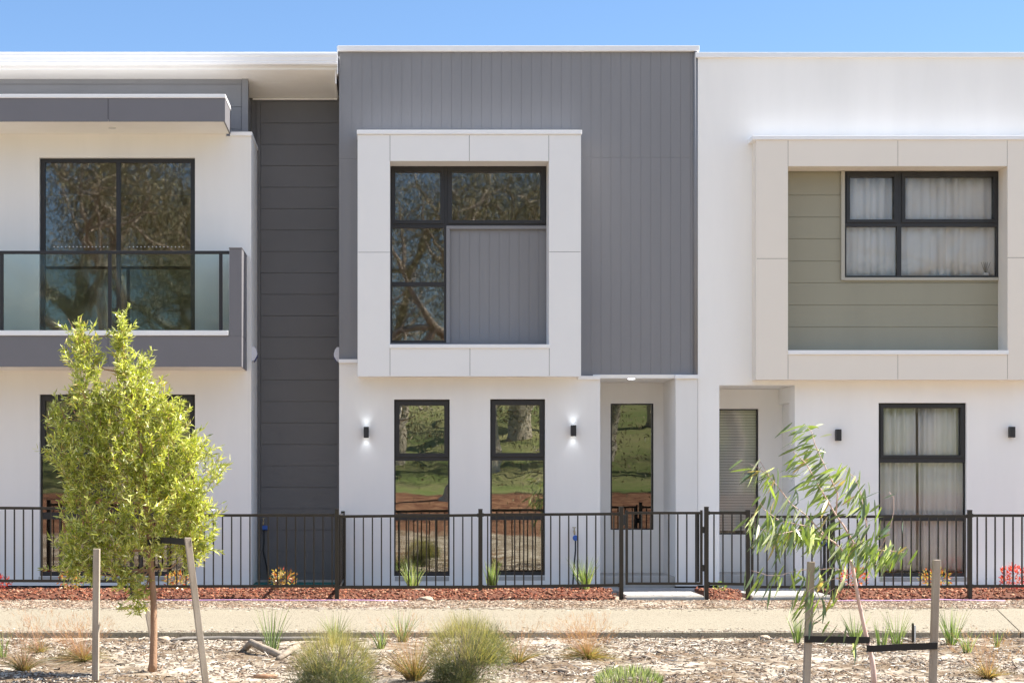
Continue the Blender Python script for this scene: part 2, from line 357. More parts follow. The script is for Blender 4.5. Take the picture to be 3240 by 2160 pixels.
# ------------------------------------------------------------------ scattered chips
def chips(name, P, L, Wd, T, pal, mt, flat=0.35, kindv='stuff'):
    n = len(P); yaw = rng.uniform(0, 2*np.pi, n); pit = rng.normal(0, flat, n); rol = rng.normal(0, flat, n)
    cy, sy, cp, sp_, cr, sr = np.cos(yaw), np.sin(yaw), np.cos(pit), np.sin(pit), np.cos(rol), np.sin(rol)
    ax = np.stack([cy*cp, sy*cp, sp_], 1); up = np.stack([-cy*sp_*cr+sy*sr, -sy*sp_*cr-cy*sr, cp*cr], 1); side = np.cross(up, ax)
    L = L[:, None]; Wd = Wd[:, None]; T = T[:, None]
    vs = []
    for (i, j, kk) in ((-1, -1, -1), (1, -.6, -1), (1, .6, -1), (-1, 1, -1), (-1, -.8, 1), (.8, -.5, 1), (.8, .5, 1), (-1, .8, 1)):
        vs.append(P+ax*L*i*.5+side*Wd*j*.5+up*T*kk*.5)
    V = np.stack(vs, 1).reshape(-1, 3); b = (np.arange(n)*8)[:, None, None]
    q = np.array([[4, 5, 6, 7], [0, 1, 5, 4], [1, 2, 6, 5], [2, 3, 7, 6], [3, 0, 4, 7]])[None]
    Fc = (b+q).reshape(-1, 4)
    pal = np.array(pal); c = pal[rng.integers(0, len(pal), n)]*rng.uniform(.75, 1.25, (n, 1))
    o = mesh_obj(name, V, Fc, mt, tintv=np.repeat(c, 8, 0)); return tag(o, kind=kindv)
redpal = [(0.21, 0.055, 0.025), (0.14, 0.035, 0.017), (0.26, 0.085, 0.04), (0.34, 0.15, 0.08), (0.07, 0.022, 0.013), (0.20, 0.06, 0.03), (0.42, 0.24, 0.15)]
n = 15000; bx = []; 
for a, b in BEDS: bx.append(rng.uniform(a+.02, b-.02, int(n*(b-a)/sum(d-c for c, d in BEDS))))
bx = np.concatenate(bx); by = rng.uniform(-1.90, -.64, len(bx)); nn = len(bx)
bz = bedz(bx, by)+rng.uniform(.0, .014, nn)
chips('bark_mulch', np.stack([bx, by, bz], 1), rng.uniform(.02, .055, nn), rng.uniform(.012, .028, nn), rng.uniform(.004, .009, nn), redpal, M_chip)
greypal = [(0.26, 0.22, 0.18), (0.38, 0.33, 0.28), (0.17, 0.125, 0.09), (0.09, 0.065, 0.045), (0.20, 0.13, 0.085), (0.52, 0.48, 0.42), (0.13, 0.09, 0.065)]
def scatter(x0, x1, y0, y1, n, thr):
    x = rng.uniform(x0, x1, n); y = rng.uniform(y0, y1, n)
    m_ = wav(x*.55+3, y*.9)+rng.normal(0, .35, n) > thr; return x[m_], y[m_]
x, y = scatter(-5, 7, -10.5, -5.8, 42000, .0)
P = np.stack([x, y, gz(x, y)+rng.uniform(0, .012, len(x))], 1); n = len(x)
chips('wood_chip_litter', P, rng.gamma(3, .011, n)+.01, rng.uniform(.005, .016, n), rng.uniform(.002, .006, n), greypal, M_chip, .25)
n_ = 2600; x = rng.uniform(-5, 7, n_); y = rng.uniform(-10.5, -5.9, n_)
chips('twig_litter', np.stack([x, y, gz(x, y)+rng.uniform(.002, .018, n_)], 1), rng.gamma(4, .018, n_)+.02, rng.uniform(.004, .013, n_), rng.uniform(.003, .009, n_), greypal, M_chip, .18)
x, y = scatter(-7, 9, -3.08, -1.88, 17000, -.5)
P = np.stack([x, y, gz(x, y)+rng.uniform(0, .010, len(x))], 1); n = len(x)
chips('wood_chip_litter', P, rng.gamma(3, .011, n)+.01, rng.uniform(.005, .014, n), rng.uniform(.002, .006, n), [(0.30, 0.22, 0.16), (0.42, 0.35, 0.28), (0.17, 0.105, 0.07), (0.24, 0.16, 0.105)], M_chip, .2)
# ------------------------------------------------------------------ windows
def window(parent, y, outer, panes, name='window', gm=None, depth=.07, fm=None, sash=(), gdy=.035, label=None):
    """outer and panes are (px0,py0,px1,py1) measured on depth plane y"""
    gm = gm or M_glass; fm = fm or M_black
    o = RC(*outer, y); hs = [RC(*q, y) for q in panes]
    fr = MB().grid(o[0], o[1], o[2], o[3], y, depth, hs).build(name, fm, parent, label=label)
    for q in sash:
        a = RC(*q[0], y); b = RC(*q[1], y)
        MB().grid(a[0], a[1], a[2], a[3], y-.014, .0135, [b]).build('sash', fm, fr, bevel=.003)
    for h in hs:
        Bx(h[0]-.004, h[1]+.004, y+gdy, y+gdy+.006, h[2]-.004, h[3]+.004).build('pane', gm, fr)
    return fr, o
def cap(parent, x0, x1, y0, y1, z0, z1, name='capping', m=None):
    return Bx(x0, x1, y0, y1, z0, z1).build(name, m or M_white, parent, bevel=.004)
def grooves_v(x0, x1, z0, z1, pitch, gw=.007, start=None):
    s = x0 if start is None else start; r = []; v = s
    while v < x1:
        if v > x0+.01: r.append((v-gw/2, v+gw/2, z0-1, z1+1))
        v += pitch
    return r
def grooves_h(x0, x1, zlist, gw=.007): return [(x0-1, x1+1, z-gw/2, z+gw/2) for z in zlist]
BACK = 9.0
def shell(parent, x0, x1, yfU, yfL, ztop, zmid):
    """side walls, back wall, floor and roof of a hollow house, butting to the front walls"""
    yb = BACK
    Bx(x0, x0+.12, yfL, yb, 0.0, zmid).build('side_wall', M_room, parent); Bx(x1-.12, x1, yfL, yb, 0.0, zmid).build('side_wall', M_room, parent)
    Bx(x0, x0+.12, yfU, yb, zmid+.002, ztop-.12).build('side_wall', M_room, parent); Bx(x1-.12, x1, yfU, yb, zmid+.002, ztop-.12).build('side_wall', M_room, parent)
    Bx(x0, x1, yb+.002, yb+.15, 0, ztop-.12).build('rear_wall', M_room, parent)
    Bx(x0+.122, x1-.122, max(yfL, yfU), yb, zmid-.12, zmid+.12).build('floor_slab', M_soffit, parent)
    Bx(x0+.122, x1-.122, yfL, yb, -.04, .06).build('floor', M_floor, parent)
    Bx(x0, x1, yfU+.0, yb+.15, ztop-.118, ztop-.02).build('roof', M_white, parent)
    Bx(x0+.122, x1-.122, 4.2, 4.3, .062, zmid-.122).build('partition', M_room, parent)
    Bx(x0+.122, x1-.122, 3.6, 3.7, zmid+.122, ztop-.122).build('partition', M_room, parent)
ZB = 0.03
# ================================================================== CENTRE HOUSE
C = thing('townhouse', 'grey clad two-storey townhouse in the middle, with pale projecting window frame', 'townhouse', (X(1640), 0, 0), 'townhouses in the row')
cx0, cx1 = X(1073), X(2203); ztopC = Z(163); zcl = Z(1190); zcl2 = Z(1138)
YW = -.06                                   # lower rendered wall plane
win_u = RC(1236, 525, 1729, 1085)
holeU = (win_u[0], win_u[1], win_u[2], win_u[3])
# upper backing wall and board cladding
MB().grid(cx0, cx1, zcl, ztopC, .010, .15, [holeU, (cx0-1, X(1137), zcl-1, zcl2)]).build('upper_wall', M_clad, C)
g = grooves_v(cx0, cx1, 0, 9, .133, .0022, X(1082))
MB().grid(cx0+.002, cx1-.03, zcl, ztopC, 0, .0085, [holeU, (cx0-1, X(1137), zcl-1, zcl2)]+g+[(cx0-1, X(1137), Z(502.4), Z(502)), (X(1830), cx1+1, Z(498.4), Z(498))]).build('board_cladding', M_clad, C)
MB().tube([(cx1-.012, -.012, zcl), (cx1-.012, -.012, ztopC)], .028, 12).build('corner_trim', M_clad, C, smooth=True)
cap(C, X(1069), X(2211), -.05, .25, Z(164.5), Z(147.5), 'parapet_capping')
cap(C, X(1066.5), X(1070), -.04, .9, Z(238), Z(149), 'side_flashing')
# side wall towards the gap
Bx(cx0-.004, cx0+.10, .162, BACK, Z(1138)+.002, ztopC).build('side_cladding', M_dark, C)
# lower wall
lw0, lw1 = X(1073, YW), X(1899, YW)
W1 = (1247, 1263, 1423, 1822); W2 = (1551, 1262, 1725, 1820)
MB().grid(lw0, lw1, .0+ZB, Z(1147, YW), YW, .16, [RC(*W1, YW), RC(*W2, YW), (X(1136, YW), 99, Z(1189, YW), 9)]).build('lower_wall', M_render, C)
cap(C, lw0-.004, X(1131.5, -.1), -.10, .0, Z(1147.5, -.1), Z(1136, -.1), 'ledge_capping')
cap(C, X(1828, -.1), X(1900, -.1), -.10, .0, Z(1200, -.1), Z(1188.5, -.1), 'ledge_capping')
# entry recess
RY = .92
zs_ = Z(1196, YW)
px0_, px1_ = X(2138, YW), X(2207, YW)
Bx(px0_, px1_, YW, RY, .02, zs_).build('entry_pillar', M_render, C)
cap(C, px0_-.012, px1_+.008, -.10, .0, Z(1197, -.1), Z(1185, -.1), 'ledge_capping')
Bx(lw1-.10, lw1-.001, YW+.162, RY, .02, zs_).build('entry_side_wall', M_render, C)
EW = (1932, 1276, 2068, 1675)
MB().grid(lw1, px0_, .02, zs_, RY, .12, [RC(*EW, RY)]).build('entry_rear_wall', M_render, C)
Bx(lw1-.09, px0_+.08, YW+.03, RY+.1, zs_+.002, zs_+.05).build('entry_soffit', M_soffit, C)
Bx(lw1+.002, px0_-.002, YW+.06, RY-.002, -.02, Z(1811, RY)).build('porch_slab', M_conc, C, bevel=.005)
dl = Vector((X(2000, .0), .06, zs_-.0))
MB().tube([(dl.x, dl.y, dl.z-.006), (dl.x, dl.y, dl.z+.001)], .045, 20).build('downlight', M_lens, C)
# plinth
Bx(lw0+.01, lw1-.01, YW+.03, YW+.12, -.03, ZB).build('plinth', M_membrane, C)
for a, b, z0 in ((1235, 1300, .018), (1330, 1440, .022), (1560, 1700, .02)): Bx(X(a), X(b), YW+.004, YW+.028, z0-.016, z0+.012).build('termite_strip', M_teal, C)
# windows of the lower storey
for (a, b, c, d) in (W1, W2):
    f, o = window(C, 0.0, (a, b+1, c, d-1), [(a+17, b+19, c-17, b+170), (a+5, b+194, c-5, b+362), (a+5, b+382, c-5, d-12)],
        sash=[((a+4, b+4, c-4, b+183), (a+17, b+19, c-17, b+170))])
    Bx(X(a)+.01, X(c)-.01, YW-.004, 0.0, Z(d+14), Z(d)-.002).build('sill', M_conc, C)
f, o = window(C, RY+.03, EW, [(EW[0]+4, EW[1]+4, EW[2]-4, EW[3]-4)], gm=M_glassE)
# projecting frame
FY = -.36
fo = RC(1131.5, 426, 1838.5, 1190, FY); fi = RC(1234, 509.5, 1737, 1101, FY); fs = (X(1232, FY), X(1739, FY))
MB().grid(fo[0]+.004, fo[1]-.004, fo[2]+.004, fo[3], FY+.0095, -FY-.0095-.001, [fi]).build('window_surround', M_panel, C)
jw = .0055
jo = [(X(q, FY)-jw/2, X(q, FY)+jw/2, fi[3], fo[3]+1) for q in (1234, 1485, 1736.5)]+[(X(q, FY)-jw/2, X(q, FY)+jw/2, fo[2]-1, fi[2]) for q in (1234, 1487, 1738)]
jo += [(fo[0]-1, fi[0], Z(798, FY)-jw/2, Z(798, FY)+jw/2), (fi[1], fo[1]+1, Z(796.5, FY)-jw/2, Z(796.5, FY)+jw/2)]
Bx(fo[0]+.01, fo[1]-.01, FY+.0088, FY+.0092, fi[3]+.002, fo[3]-.01).build('joint_backing', M_joint, C)
MB().grid(fo[0]+.01, fo[1]-.01, fo[2]+.01, fo[3]-.01, FY+.0087, .0004, [(fi[0]-.002, fi[1]+.002, fi[2]-.002, 99)]).build('joint_backing', M_joint, C)
MB().grid(fo[0], fo[1], fo[2], fo[3], FY, .0085, [fi]+jo).build('surround_panels', M_panel, C)
cap(C, X(1129, FY), X(1841, FY), FY-.02, .0-.001, Z(425.5, FY), Z(412.5, FY), 'surround_capping')
cap(C, fs[0], fs[1], FY-.02, -.0015, Z(1101, FY-.02)+.0005, Z(1089, FY-.02), 'surround_sill')
# upper window and infill panel
f, o = window(C, .0125, (1236, 526, 1729, 713), [(1251, 544, 1393, 697), (1430, 544, 1711, 697)], sash=[((1240, 530, 1404, 708), (1251, 544, 1393, 697)), ((1416, 530, 1725, 708), (1430, 544, 1711, 697))], gm=M_glassD)
f, o = window(C, .0125, (1236, 713.6, 1411, 1084), [(1241, 721, 1405, 892), (1241, 905, 1405, 1077)], gm=M_glassD)
pi = RC(1412, 714, 1730, 1084)
MB().grid(pi[0], pi[1], pi[2], pi[3], .055, .05).build('infill_wall', M_clad, C)
MB().grid(pi[0]+.05, pi[1], pi[2], pi[3]-.045, .045, .0085, grooves_v(pi[0], pi[1], 0, 9, .133, .0024, X(1454))).build('infill_boards', M_clad, C)
q = MB(); q.box(pi[0], pi[1], .0, .054, pi[3]-.044, pi[3]); q.box(pi[0], pi[0]+.048, .0, .054, pi[2], pi[3]-.0445)
q.build('infill_trim', M_clad, C, bevel=.003)
shell(C, cx0+.105, cx1-.02, .162, 1.05, ztopC, Z(1150))
Bx(lw0+.001, lw1-.101, YW+.162, 1.05, zs_-.05, zs_+.05).build('ceiling', M_soffit, C)
Bx(lw0+.001, lw0+.1, YW+.162, 1.05, .0, zs_-.06).build('side_wall', M_render, C)
# pale partitions seen through the lower windows
Bx(X(1650, 1.4), X(1740, 1.4), 1.3, 1.38, .3, 2.6).build('partition', M_soffit, C)
Bx(X(1258, 1.6), X(1318, 1.6), 1.5, 1.58, .1, 2.5).build('partition', M_room, C)
Bx(X(1330, 2.0), X(1420, 2.0), 1.9, 2.5, .062, .9).build('kitchen_bench', M_floor, C)
def wall_light(parent, px, py0, py1, y, lit):
    x = X(px, y); z0, z1 = Z(py1, y), Z(py0, y); h = .034
    b = MB(); b.grid(x-h, x+h, z0, z1, y-.085, .003); b.box(x-h, x-h+.003, y-.0815, y-.012, z0, z1); b.box(x+h-.003, x+h, y-.0815, y-.012, z0, z1)
    b.box(x-h+.0035, x+h-.0035, y-.075, y-.012, z0+.03, z1-.03); b.box(x-.028, x+.028, y-.0118, y-.001, z0+.02, z1-.02)
    o = b.build('wall_light', M_black, parent)
    for zz, s in ((z1-.029, 1), (z0+.029, -1)):
        MB().tube([(x, y-.046, zz), (x, y-.046, zz+.002*s)], .022, 16).build('lens', M_lens if lit else M_lensoff, o)
        if lit:
            ld = bpy.data.lights.new('wall_lamp', 'SPOT'); ld.energy = 0.5; ld.color = (.85, .93, 1.0); ld.spot_size = R(95); ld.spot_blend = .9; ld.shadow_soft_size = .02
            lo = bpy.data.objects.new('lamp', ld); COL.objects.link(lo); lo.parent = o
            lo.location = Vector((x, y-.046, zz+.006*s))-WO[o.name]; lo.rotation_euler = (R(180) if s > 0 else 0, 0, 0)
    return o
wall_light(C, 1159, 1350, 1385, YW, True); wall_light(C, 1813, 1345, 1380, YW, True)
def garden_tap(parent, px, py, y, pybase, side=0, disc=True):
    x, z = X(px, y), Z(py, y); zb = Z(pybase, y)
    b = MB(); b.tube([(x, y-.001, z), (x, y-.06, z), (x, y-.075, z-.01), (x, y-.08, z-.045)], [.012, .014, .014, .011], 10)
    b.tube([(x, y-.04, z), (x, y-.04, z+.05)], .008, 8); b.tube([(x-.025, y-.04, z+.052), (x+.025, y-.04, z+.052)], .006, 8)
    o = b.build('garden_tap', M_brass, parent, smooth=True)
    zt = z-.05
    if disc:
        MB().tube([(x+.01, y-.11, zt-.035), (x+.01, y-.09, zt-.035), (x+.01, y-.06, zt-.035)], [.034, .038, .034], 20).build('tap_timer', M_blue, o)
    else:
        Bx(x-.01, x+.07, y-.11, y-.05, zt-.06, zt-.0).build('tap_timer', M_blue, o, bevel=.01)
    MB().tube([(x+.012, y-.08, zt-.06), (x+.012, y-.08, zt-.2), (x-.0, y-.06, zt-.35), (x-.02+side, y-.04, zb)], .011, 8).build('hose', M_hose, o, smooth=True)
garden_tap(C, 1816, 1680, YW, 1850)
def siren(parent, x, y, z, s):
    """alarm siren on a wall facing +-x; profile in xz"""
    pr = [(0, 0), (.045, .02), (.085, .075), (.088, .11), (.07, .165), (.045, .19), (.04, .2), (0, .2)]
    b = MB(); y0, y1 = y-.05, y+.05; n_ = len(pr)
    for yy in (y0, y1): b.v += [(x+s*a*.8, yy, z+c) for a, c in pr]
    b.f.append(list(range(n_))); b.f.append(list(range(2*n_-1, n_-1, -1)))
    for i in range(n_): j = (i+1) % n_; b.f.append([i, n_+i, n_+j, j])
    o = b.build('alarm_siren', M_siren, parent)
    lp = [(.03, -.012), (.05, .005), (.094, .072), (.089, .09), (.05, .02)]
    b = MB()
    n_ = len(lp)
    for yy in (y0+.005, y1-.005): b.v += [(x+s*a*.8, yy, z+c) for a, c in lp]
    b.f.append(list(range(n_))); b.f.append(list(range(2*n_-1, n_-1, -1)))
    for i in range(n_): j = (i+1) % n_; b.f.append([i, n_+i, n_+j, j])
    b.build('lens', M_navy, o)
siren(C, cx0-.004, .16, Z(1146, .16), -1)
Bx(cx0-.003, cx0+.10, .102, BACK, .0, Z(1138)).build('side_render', M_render, C)
# ================================================================== RIGHT HOUSE
Rt = thing('townhouse', 'white rendered townhouse at the right with beige window surround and olive boards', 'townhouse', (X(2800), 0, 0), 'townhouses in the row')
RYW = -.03
rx0, rx1 = X(2208, RYW), 10.5; ztR = Z(184, RYW)
op = RC(2276, 1218, 2515, 1900, RYW); LW = (2780, 1274, 3058, 1824)
RF = -.30; RB = .04
bo = RC(2392.5, 443, 3289, 1201, RF); bi = RC(2493, 526, 3188, 1120, RF)
MB().grid(rx0, rx1, ZB, ztR, RYW, .17, [(op[0], op[1], ZB-1, op[3]), RC(*LW, RYW), (bi[0]-.03, bi[1]+.03, bi[2], bi[3]+.03)]).build('front_wall', M_renderR, Rt)
cap(Rt, X(2201, -.06), rx1+.05, -.07, .25, ztR+.0005, Z(165.5, -.07), 'parapet_capping')
MB().grid(bo[0]+.004, bo[1]-.004, bo[2]+.004, bo[3], RF+.0095, RYW-RF-.0105, [bi]).build('window_surround', M_beige, Rt)
jo = [(X(q, RF)-jw/2, X(q, RF)+jw/2, bi[3], bo[3]+1) for q in (2493.5, 2841, 3187)]+[(X(q, RF)-jw/2, X(q, RF)+jw/2, bo[2]-1, bi[2]) for q in (2493.5, 2841, 3188)]
jo += [(bo[0]-1, bi[0], Z(818, RF)-jw/2, Z(818, RF)+jw/2), (bi[1], bo[1]+1, Z(815, RF)-jw/2, Z(815, RF)+jw/2)]
MB().grid(bo[0]+.01, bo[1]-.01, bo[2]+.01, bo[3]-.01, RF+.0087, .0004, [(bi[0]-.002, bi[1]+.002, bi[2]-.002, bi[3]+.002)]).build('joint_backing', M_joint, Rt)
MB().grid(bo[0], bo[1], bo[2], bo[3], RF, .0085, [bi]+jo).build('surround_panels', M_beige, Rt)
# reveal lining from the surround back to the boards
q = MB(); q.box(bi[0]-.028, bi[0], RYW-.0005, RB, bi[2], bi[3]+.02); q.box(bi[1], bi[1]+.028, RYW-.0005, RB, bi[2], bi[3]+.02); q.box(bi[0]+.0005, bi[1]-.0005, RYW-.0005, RB, bi[3], bi[3]+.02)
q.build('surround_lining', M_beige, Rt)
cap(Rt, X(2380, RF), bo[1]+.03, RF-.02, RYW-.001, Z(443, RF)+.0005, Z(430, RF), 'surround_capping')
cap(Rt, X(2493, RF), X(3190, RF), RF-.02, RB-.001, Z(1121, RF), Z(1107.5, RF-.02), 'surround_sill')
UW = (2674, 543, 3160, 877)
uh = RC(2674, 543, 3160, 877, RB)
MB().grid(bi[0]-.03, bi[1]+.04, bi[2]-.1, bi[3]+.05, RB+.0095, .1, [uh]).build('recess_wall', M_olive, Rt)
zs9 = [Z(v, RB) for v in (617.5, 687, 756, 826, 895, 965, 1034.5)]
MB().grid(bi[0]-.03, bi[1]+.035, Z(1112, RB), Z(548, RB), RB, .009, [uh]+grooves_h(-99, 99, zs9, .006)).build('weatherboards', M_olive, Rt)
q = MB(); a = RC(2662, 541, 2673.5, 886, RB-.03)
q.box(a[0], a[1], RB-.03, RB-.001, a[2], a[3]); q.box(a[1]+.0005, X(3163, RB-.03), RB-.03, RB-.001, Z(887, RB-.03), Z(877.5, RB-.03)); q.build('window_trim', M_olivetrim, Rt, bevel=.003)
f, o = window(Rt, RB-.012, UW, [(2689, 560, 2828, 695), (2864, 560, 3143, 694), (2678, 717, 2838.5, 872), (2852, 717, 3153, 872)],
    sash=[((2678, 548, 2838, 705), (2689, 560, 2828, 695)), ((2853, 548, 3153, 705), (2864, 560, 3143, 694))], gm=M_glassC)
f, o = window(Rt, RYW+.05, (2781, 1275, 3057, 1823), [(2795, 1290, 3039, 1439), (2785, 1463, 3052, 1628), (2785, 1647, 3052, 1812)],
    sash=[((2785, 1280, 3050, 1448), (2795, 1290, 3039, 1439))], gm=M_glassC)
Bx(X(2781), X(3057), RYW-.004, RYW+.05, Z(1838), Z(1824)-.002).build('sill', M_conc, Rt)
RRY = .88
BW = (2273, 1293, 2400, 1690)
Bx(op[0]-.12, op[0], RYW+.171, RRY, .02, op[3]).build('entry_side_wall', M_renderR, Rt)
q = MB(); dz1 = Z(1275, .4)
q.box(op[1], op[1]+.12, RYW+.171, .30, .02, op[3]); q.box(op[1], op[1]+.12, .30, RRY, dz1, op[3])
q.build('entry_side_wall', M_renderR, Rt)
d = Bx(op[1]+.05, op[1]+.09, .302, RRY-.002, .06, dz1-.002).build('front_door', M_renderR, Rt)
Bx(op[1]+.02, op[1]+.048, .36, .39, 1.0, 1.15).build('door_handle', M_black, d, bevel=.004)
MB().grid(op[0]-.12, op[1]+.12, .02, op[3], RRY+.002, .12, [RC(*BW, RRY)]).build('entry_rear_wall', M_renderR, Rt)
Bx(op[0]-.11, op[1]+.11, RYW+.1715, RRY+.1, op[3]+.002, op[3]+.05).build('entry_soffit', M_soffit, Rt)
Bx(op[0]+.002, op[1]-.002, RYW+.06, RRY-.002, -.02, Z(1808, RRY)).build('porch_slab', M_conc, Rt, bevel=.005)
f, o = window(Rt, RRY+.03, BW, [(BW[0]+4, BW[1]+4, BW[2]-5, BW[3]-4)], gm=M_glassC)
Bx(rx0+.01, op[0]-.01, RYW+.03, RYW+.12, -.03, ZB).build('plinth', M_membrane, Rt); Bx(op[1]+.01, rx1-.01, RYW+.03, RYW+.12, -.03, ZB).build('plinth', M_membrane, Rt)
t_ = MB(); t_.box(X(2790), X(3075), RYW+.004, RYW+.028, .004, .022); t_.build('termite_strip', M_teal, Rt)
shell(Rt, rx0+.02, rx1, .142, 1.02, ztR, Z(1190))
Bx(op[1]+.121, rx1-.1, RYW+.171, 1.02, op[3]-.1, op[3]).build('ceiling', M_soffit, Rt)
wall_light(Rt, 2649, 1358, 1394, RYW, False); wall_light(Rt, 3197, 1350, 1384, RYW, False)
garden_tap(Rt, 2600, 1700, RYW, 1850)
# ================================================================== LEFT HOUSE
Lh = thing('townhouse', 'townhouse at the left with glass balcony, charcoal canopy and white roof edge', 'townhouse', (X(400), 0, 0), 'townhouses in the row')
LY, LR, LU = -.08, .90, .31
lx1 = X(795, LY); lx0 = -9.5
SD = (124, 499, 617, 1062); LWn = (125, 1247, 617, 1822)
MB().grid(lx0, lx1, ZB, 6.033, LY, .16, [RC(*SD, LY), RC(*LWn, LY), (X(715, LY), 99, Z(431, LY), 99)]).build('front_wall', M_render, Lh)
Bx(lx1-.10, lx1, LY+.161, LR-.001, ZB, Z(431, LY)).build('side_render', M_render, Lh)
q = MB(); q.box(X(728, LY), lx1+.012, LY-.02, LU+.05, Z(431, LY)+.001, Z(418, LY)); q.box(lx1-.12, lx1+.012, LU+.0505, LR-.001, Z(431, LY)+.001, Z(418, LY))
q.build('wall_capping', M_white, Lh, bevel=.004)
# upper weatherboards
ux1 = X(785, LU)
MB().grid(lx0, ux1, Z(431, LY)+.002, Z(244, LU), LU+.0095, .15).build('upper_wall', M_dark, Lh)
MB().grid(lx0, ux1-.09, Z(431, LY)+.002, Z(244, LU), LU, .009, grooves_h(-99, 99, [Z(v, LU) for v in (267, 338.5, 409)], .007)).build('weatherboards', M_clad, Lh)
Bx(ux1-.085, ux1, LU-.012, LU+.009, Z(431, LY)+.0015, Z(246, LU)).build('corner_trim', M_clad, Lh)
Bx(ux1-.10, ux1, LU+.16, LR-.001, Z(431, LY)+.002, Z(300, LU)).build('side_cladding', M_dark, Lh)
# recessed return boards between the houses
MB().grid(X(780, LR), X(1080, LR), .05, Z(308, LR), LR+.0095, .12).build('return_wall', M_dark, Lh)
zz = [Z(322+67.7*i, LR) for i in range(0, 23)]
MB().grid(X(825, LR), X(1066, LR), .05, Z(309, LR), LR, .009, grooves_h(-99, 99, zz, .007)).build('return_boards', M_dark, Lh)
q = MB(); q.box(X(812, LR), X(824, LR), LR-.012, LR+.009, .05, Z(309, LR)); q.box(X(1066.5, LR), X(1074, LR), LR-.012, LR+.009, .05, Z(309, LR)); q.build('corner_trim', M_dark, Lh)
Bx(X(780, LR), X(1080, LR), LR-.02, LR+.1, -.03, .048).build('plinth', M_conc, Lh)
# eave: sloping soffit, fascia, gutter
ey = .03
s0, s1 = Z(221, ey), Z(311, LR)
q = MB(); xa, xb = lx0, X(1063, .4)
def slab(xa, xb, ya, yb, za, zb, t): q.hexa([(xa, ya, za), (xb, ya, za), (xb, yb, zb), (xa, yb, zb), (xa, ya, za+t), (xb, ya, za+t), (xb, yb, zb+t), (xa, yb, zb+t)])
slab(xa, xb, ey, .42, s0, s0+(s1-s0)*.39/.87, .02); slab(xa, xb, .424, LR, s0+(s1-s0)*.394/.87, s1, .02)
q.build('eave_soffit', M_soffit, Lh)
q = MB(); q.box(xb+.001, xb+.02, ey, LR, s1-.01, s0+.03); q.box(X(800, LR), xb, LR-.03, LR-.013, s1-.03, s1-.002); q.build('soffit_bead', M_soffit, Lh)
q = MB(); q.box(lx0, X(1067, ey), ey-.02, ey-.001, s0-.004, Z(200, ey))
q.build('fascia', M_white, Lh)
q = MB(); x1_ = X(1067, -.05)
pr = [(-.022, Z(212, ey)), (-.10, Z(211, ey)), (-.105, Z(205, ey)), (-.098, Z(203, ey)), (-.105, Z(200, ey)), (-.105, Z(187, ey)), (-.115, Z(186, ey)), (-.115, Z(178, ey)), (-.10, Z(177, ey)), (-.022, Z(178, ey))]
n_ = len(pr)
for xx in (lx0, x1_): q.v += [(xx, a, c) for a, c in pr]
q.f.append(list(range(n_))[::-1]); q.f.append(list(range(n_, 2*n_)))
for i in range(n_): j = (i+1) % n_; q.f.append([i, j, n_+j, n_+i])
q.build('gutter', M_white, Lh)
q = MB(); q.hexa([(lx0, -.09, Z(177.5, ey)), (x1_, -.09, Z(177.5, ey)), (x1_, BACK, Z(177, ey)-1.2), (lx0, BACK, Z(177, ey)-1.2), (lx0, -.09, Z(172, ey)), (x1_, -.09, Z(172, ey)), (x1_, BACK, Z(172, ey)-1.2), (lx0, BACK, Z(172, ey)-1.2)]); q.build('roof', M_white, Lh)
# canopy
CY = -.83; ca1 = X(712, CY)
q = MB(); q.grid(lx0, ca1, Z(385, CY), Z(311, CY), CY, .012, [(X(342, CY)-.003, X(342, CY)+.003, 0, 99)]); q.box(ca1-.02, ca1-.0005, CY+.0125, LY-.001, Z(385, CY), Z(311, CY))
cn = q.build('canopy', M_bpanel, Lh)
Bx(lx0, ca1-.022, CY+.013, LY-.002, Z(385, CY)+.03, Z(311, CY)-.001).build('canopy_core', M_joint, cn)
Bx(lx0, ca1-.021, CY+.0125, LY-.001, Z(385, CY)+.002, Z(385, CY)+.028).build('canopy_soffit', M_soffit, cn)
cap(cn, lx0, ca1+.008, CY-.015, LY-.001, Z(311, CY)+.001, Z(299, CY), 'capping')
MB().tube([(X(355, -.45), -.45, Z(385, CY)-.006), (X(355, -.45), -.45, Z(385, CY)+.001)], .05, 20).build('downlight', M_lensoff, cn)
# balcony
ba1 = X(765, CY)
q = MB(); q.grid(lx0, ba1-.002, Z(1160, CY), Z(1062, CY), CY, .012, [(X(342, CY)-.003, X(342, CY)+.003, 0, 99)])
bl = q.build('balcony', M_bpanel, Lh)
Bx(ba1-.014, ba1-.0005, CY+.0125, LY-.001, Z(1160, CY), Z(1062, CY)-.004).build('side_panel', M_bpanel, bl)
Bx(lx0, ba1-.016, CY+.013, LY-.002, Z(1160, CY)+.03, Z(1062, CY)-.001).build('deck', M_conc, bl)
Bx(lx0, ba1-.015, CY+.0125, LY-.001, Z(1160, CY)+.001, Z(1160, CY)+.028).build('balcony_soffit', M_soffit, bl)
cap(bl, lx0, X(722, CY-.02), CY-.02, CY+.08, Z(1061, CY-.02), Z(1045, CY-.02), 'edge_flashing')
Bx(X(725.5, CY), ba1-.0006, CY, LY-.001, Z(1062, CY)+.002, Z(786, CY)).build('end_wall', M_bpanel, bl)
cap(bl, X(724, CY), ba1+.006, CY-.01, LY-.001, Z(786, CY)+.001, Z(783, CY), 'end_wall_cap', M_bpanel)
gy = -.74
Bx(lx0, X(725, gy), gy-.02, gy+.02, Z(804, gy), Z(794, gy)).build('handrail', M_black, bl, bevel=.004)
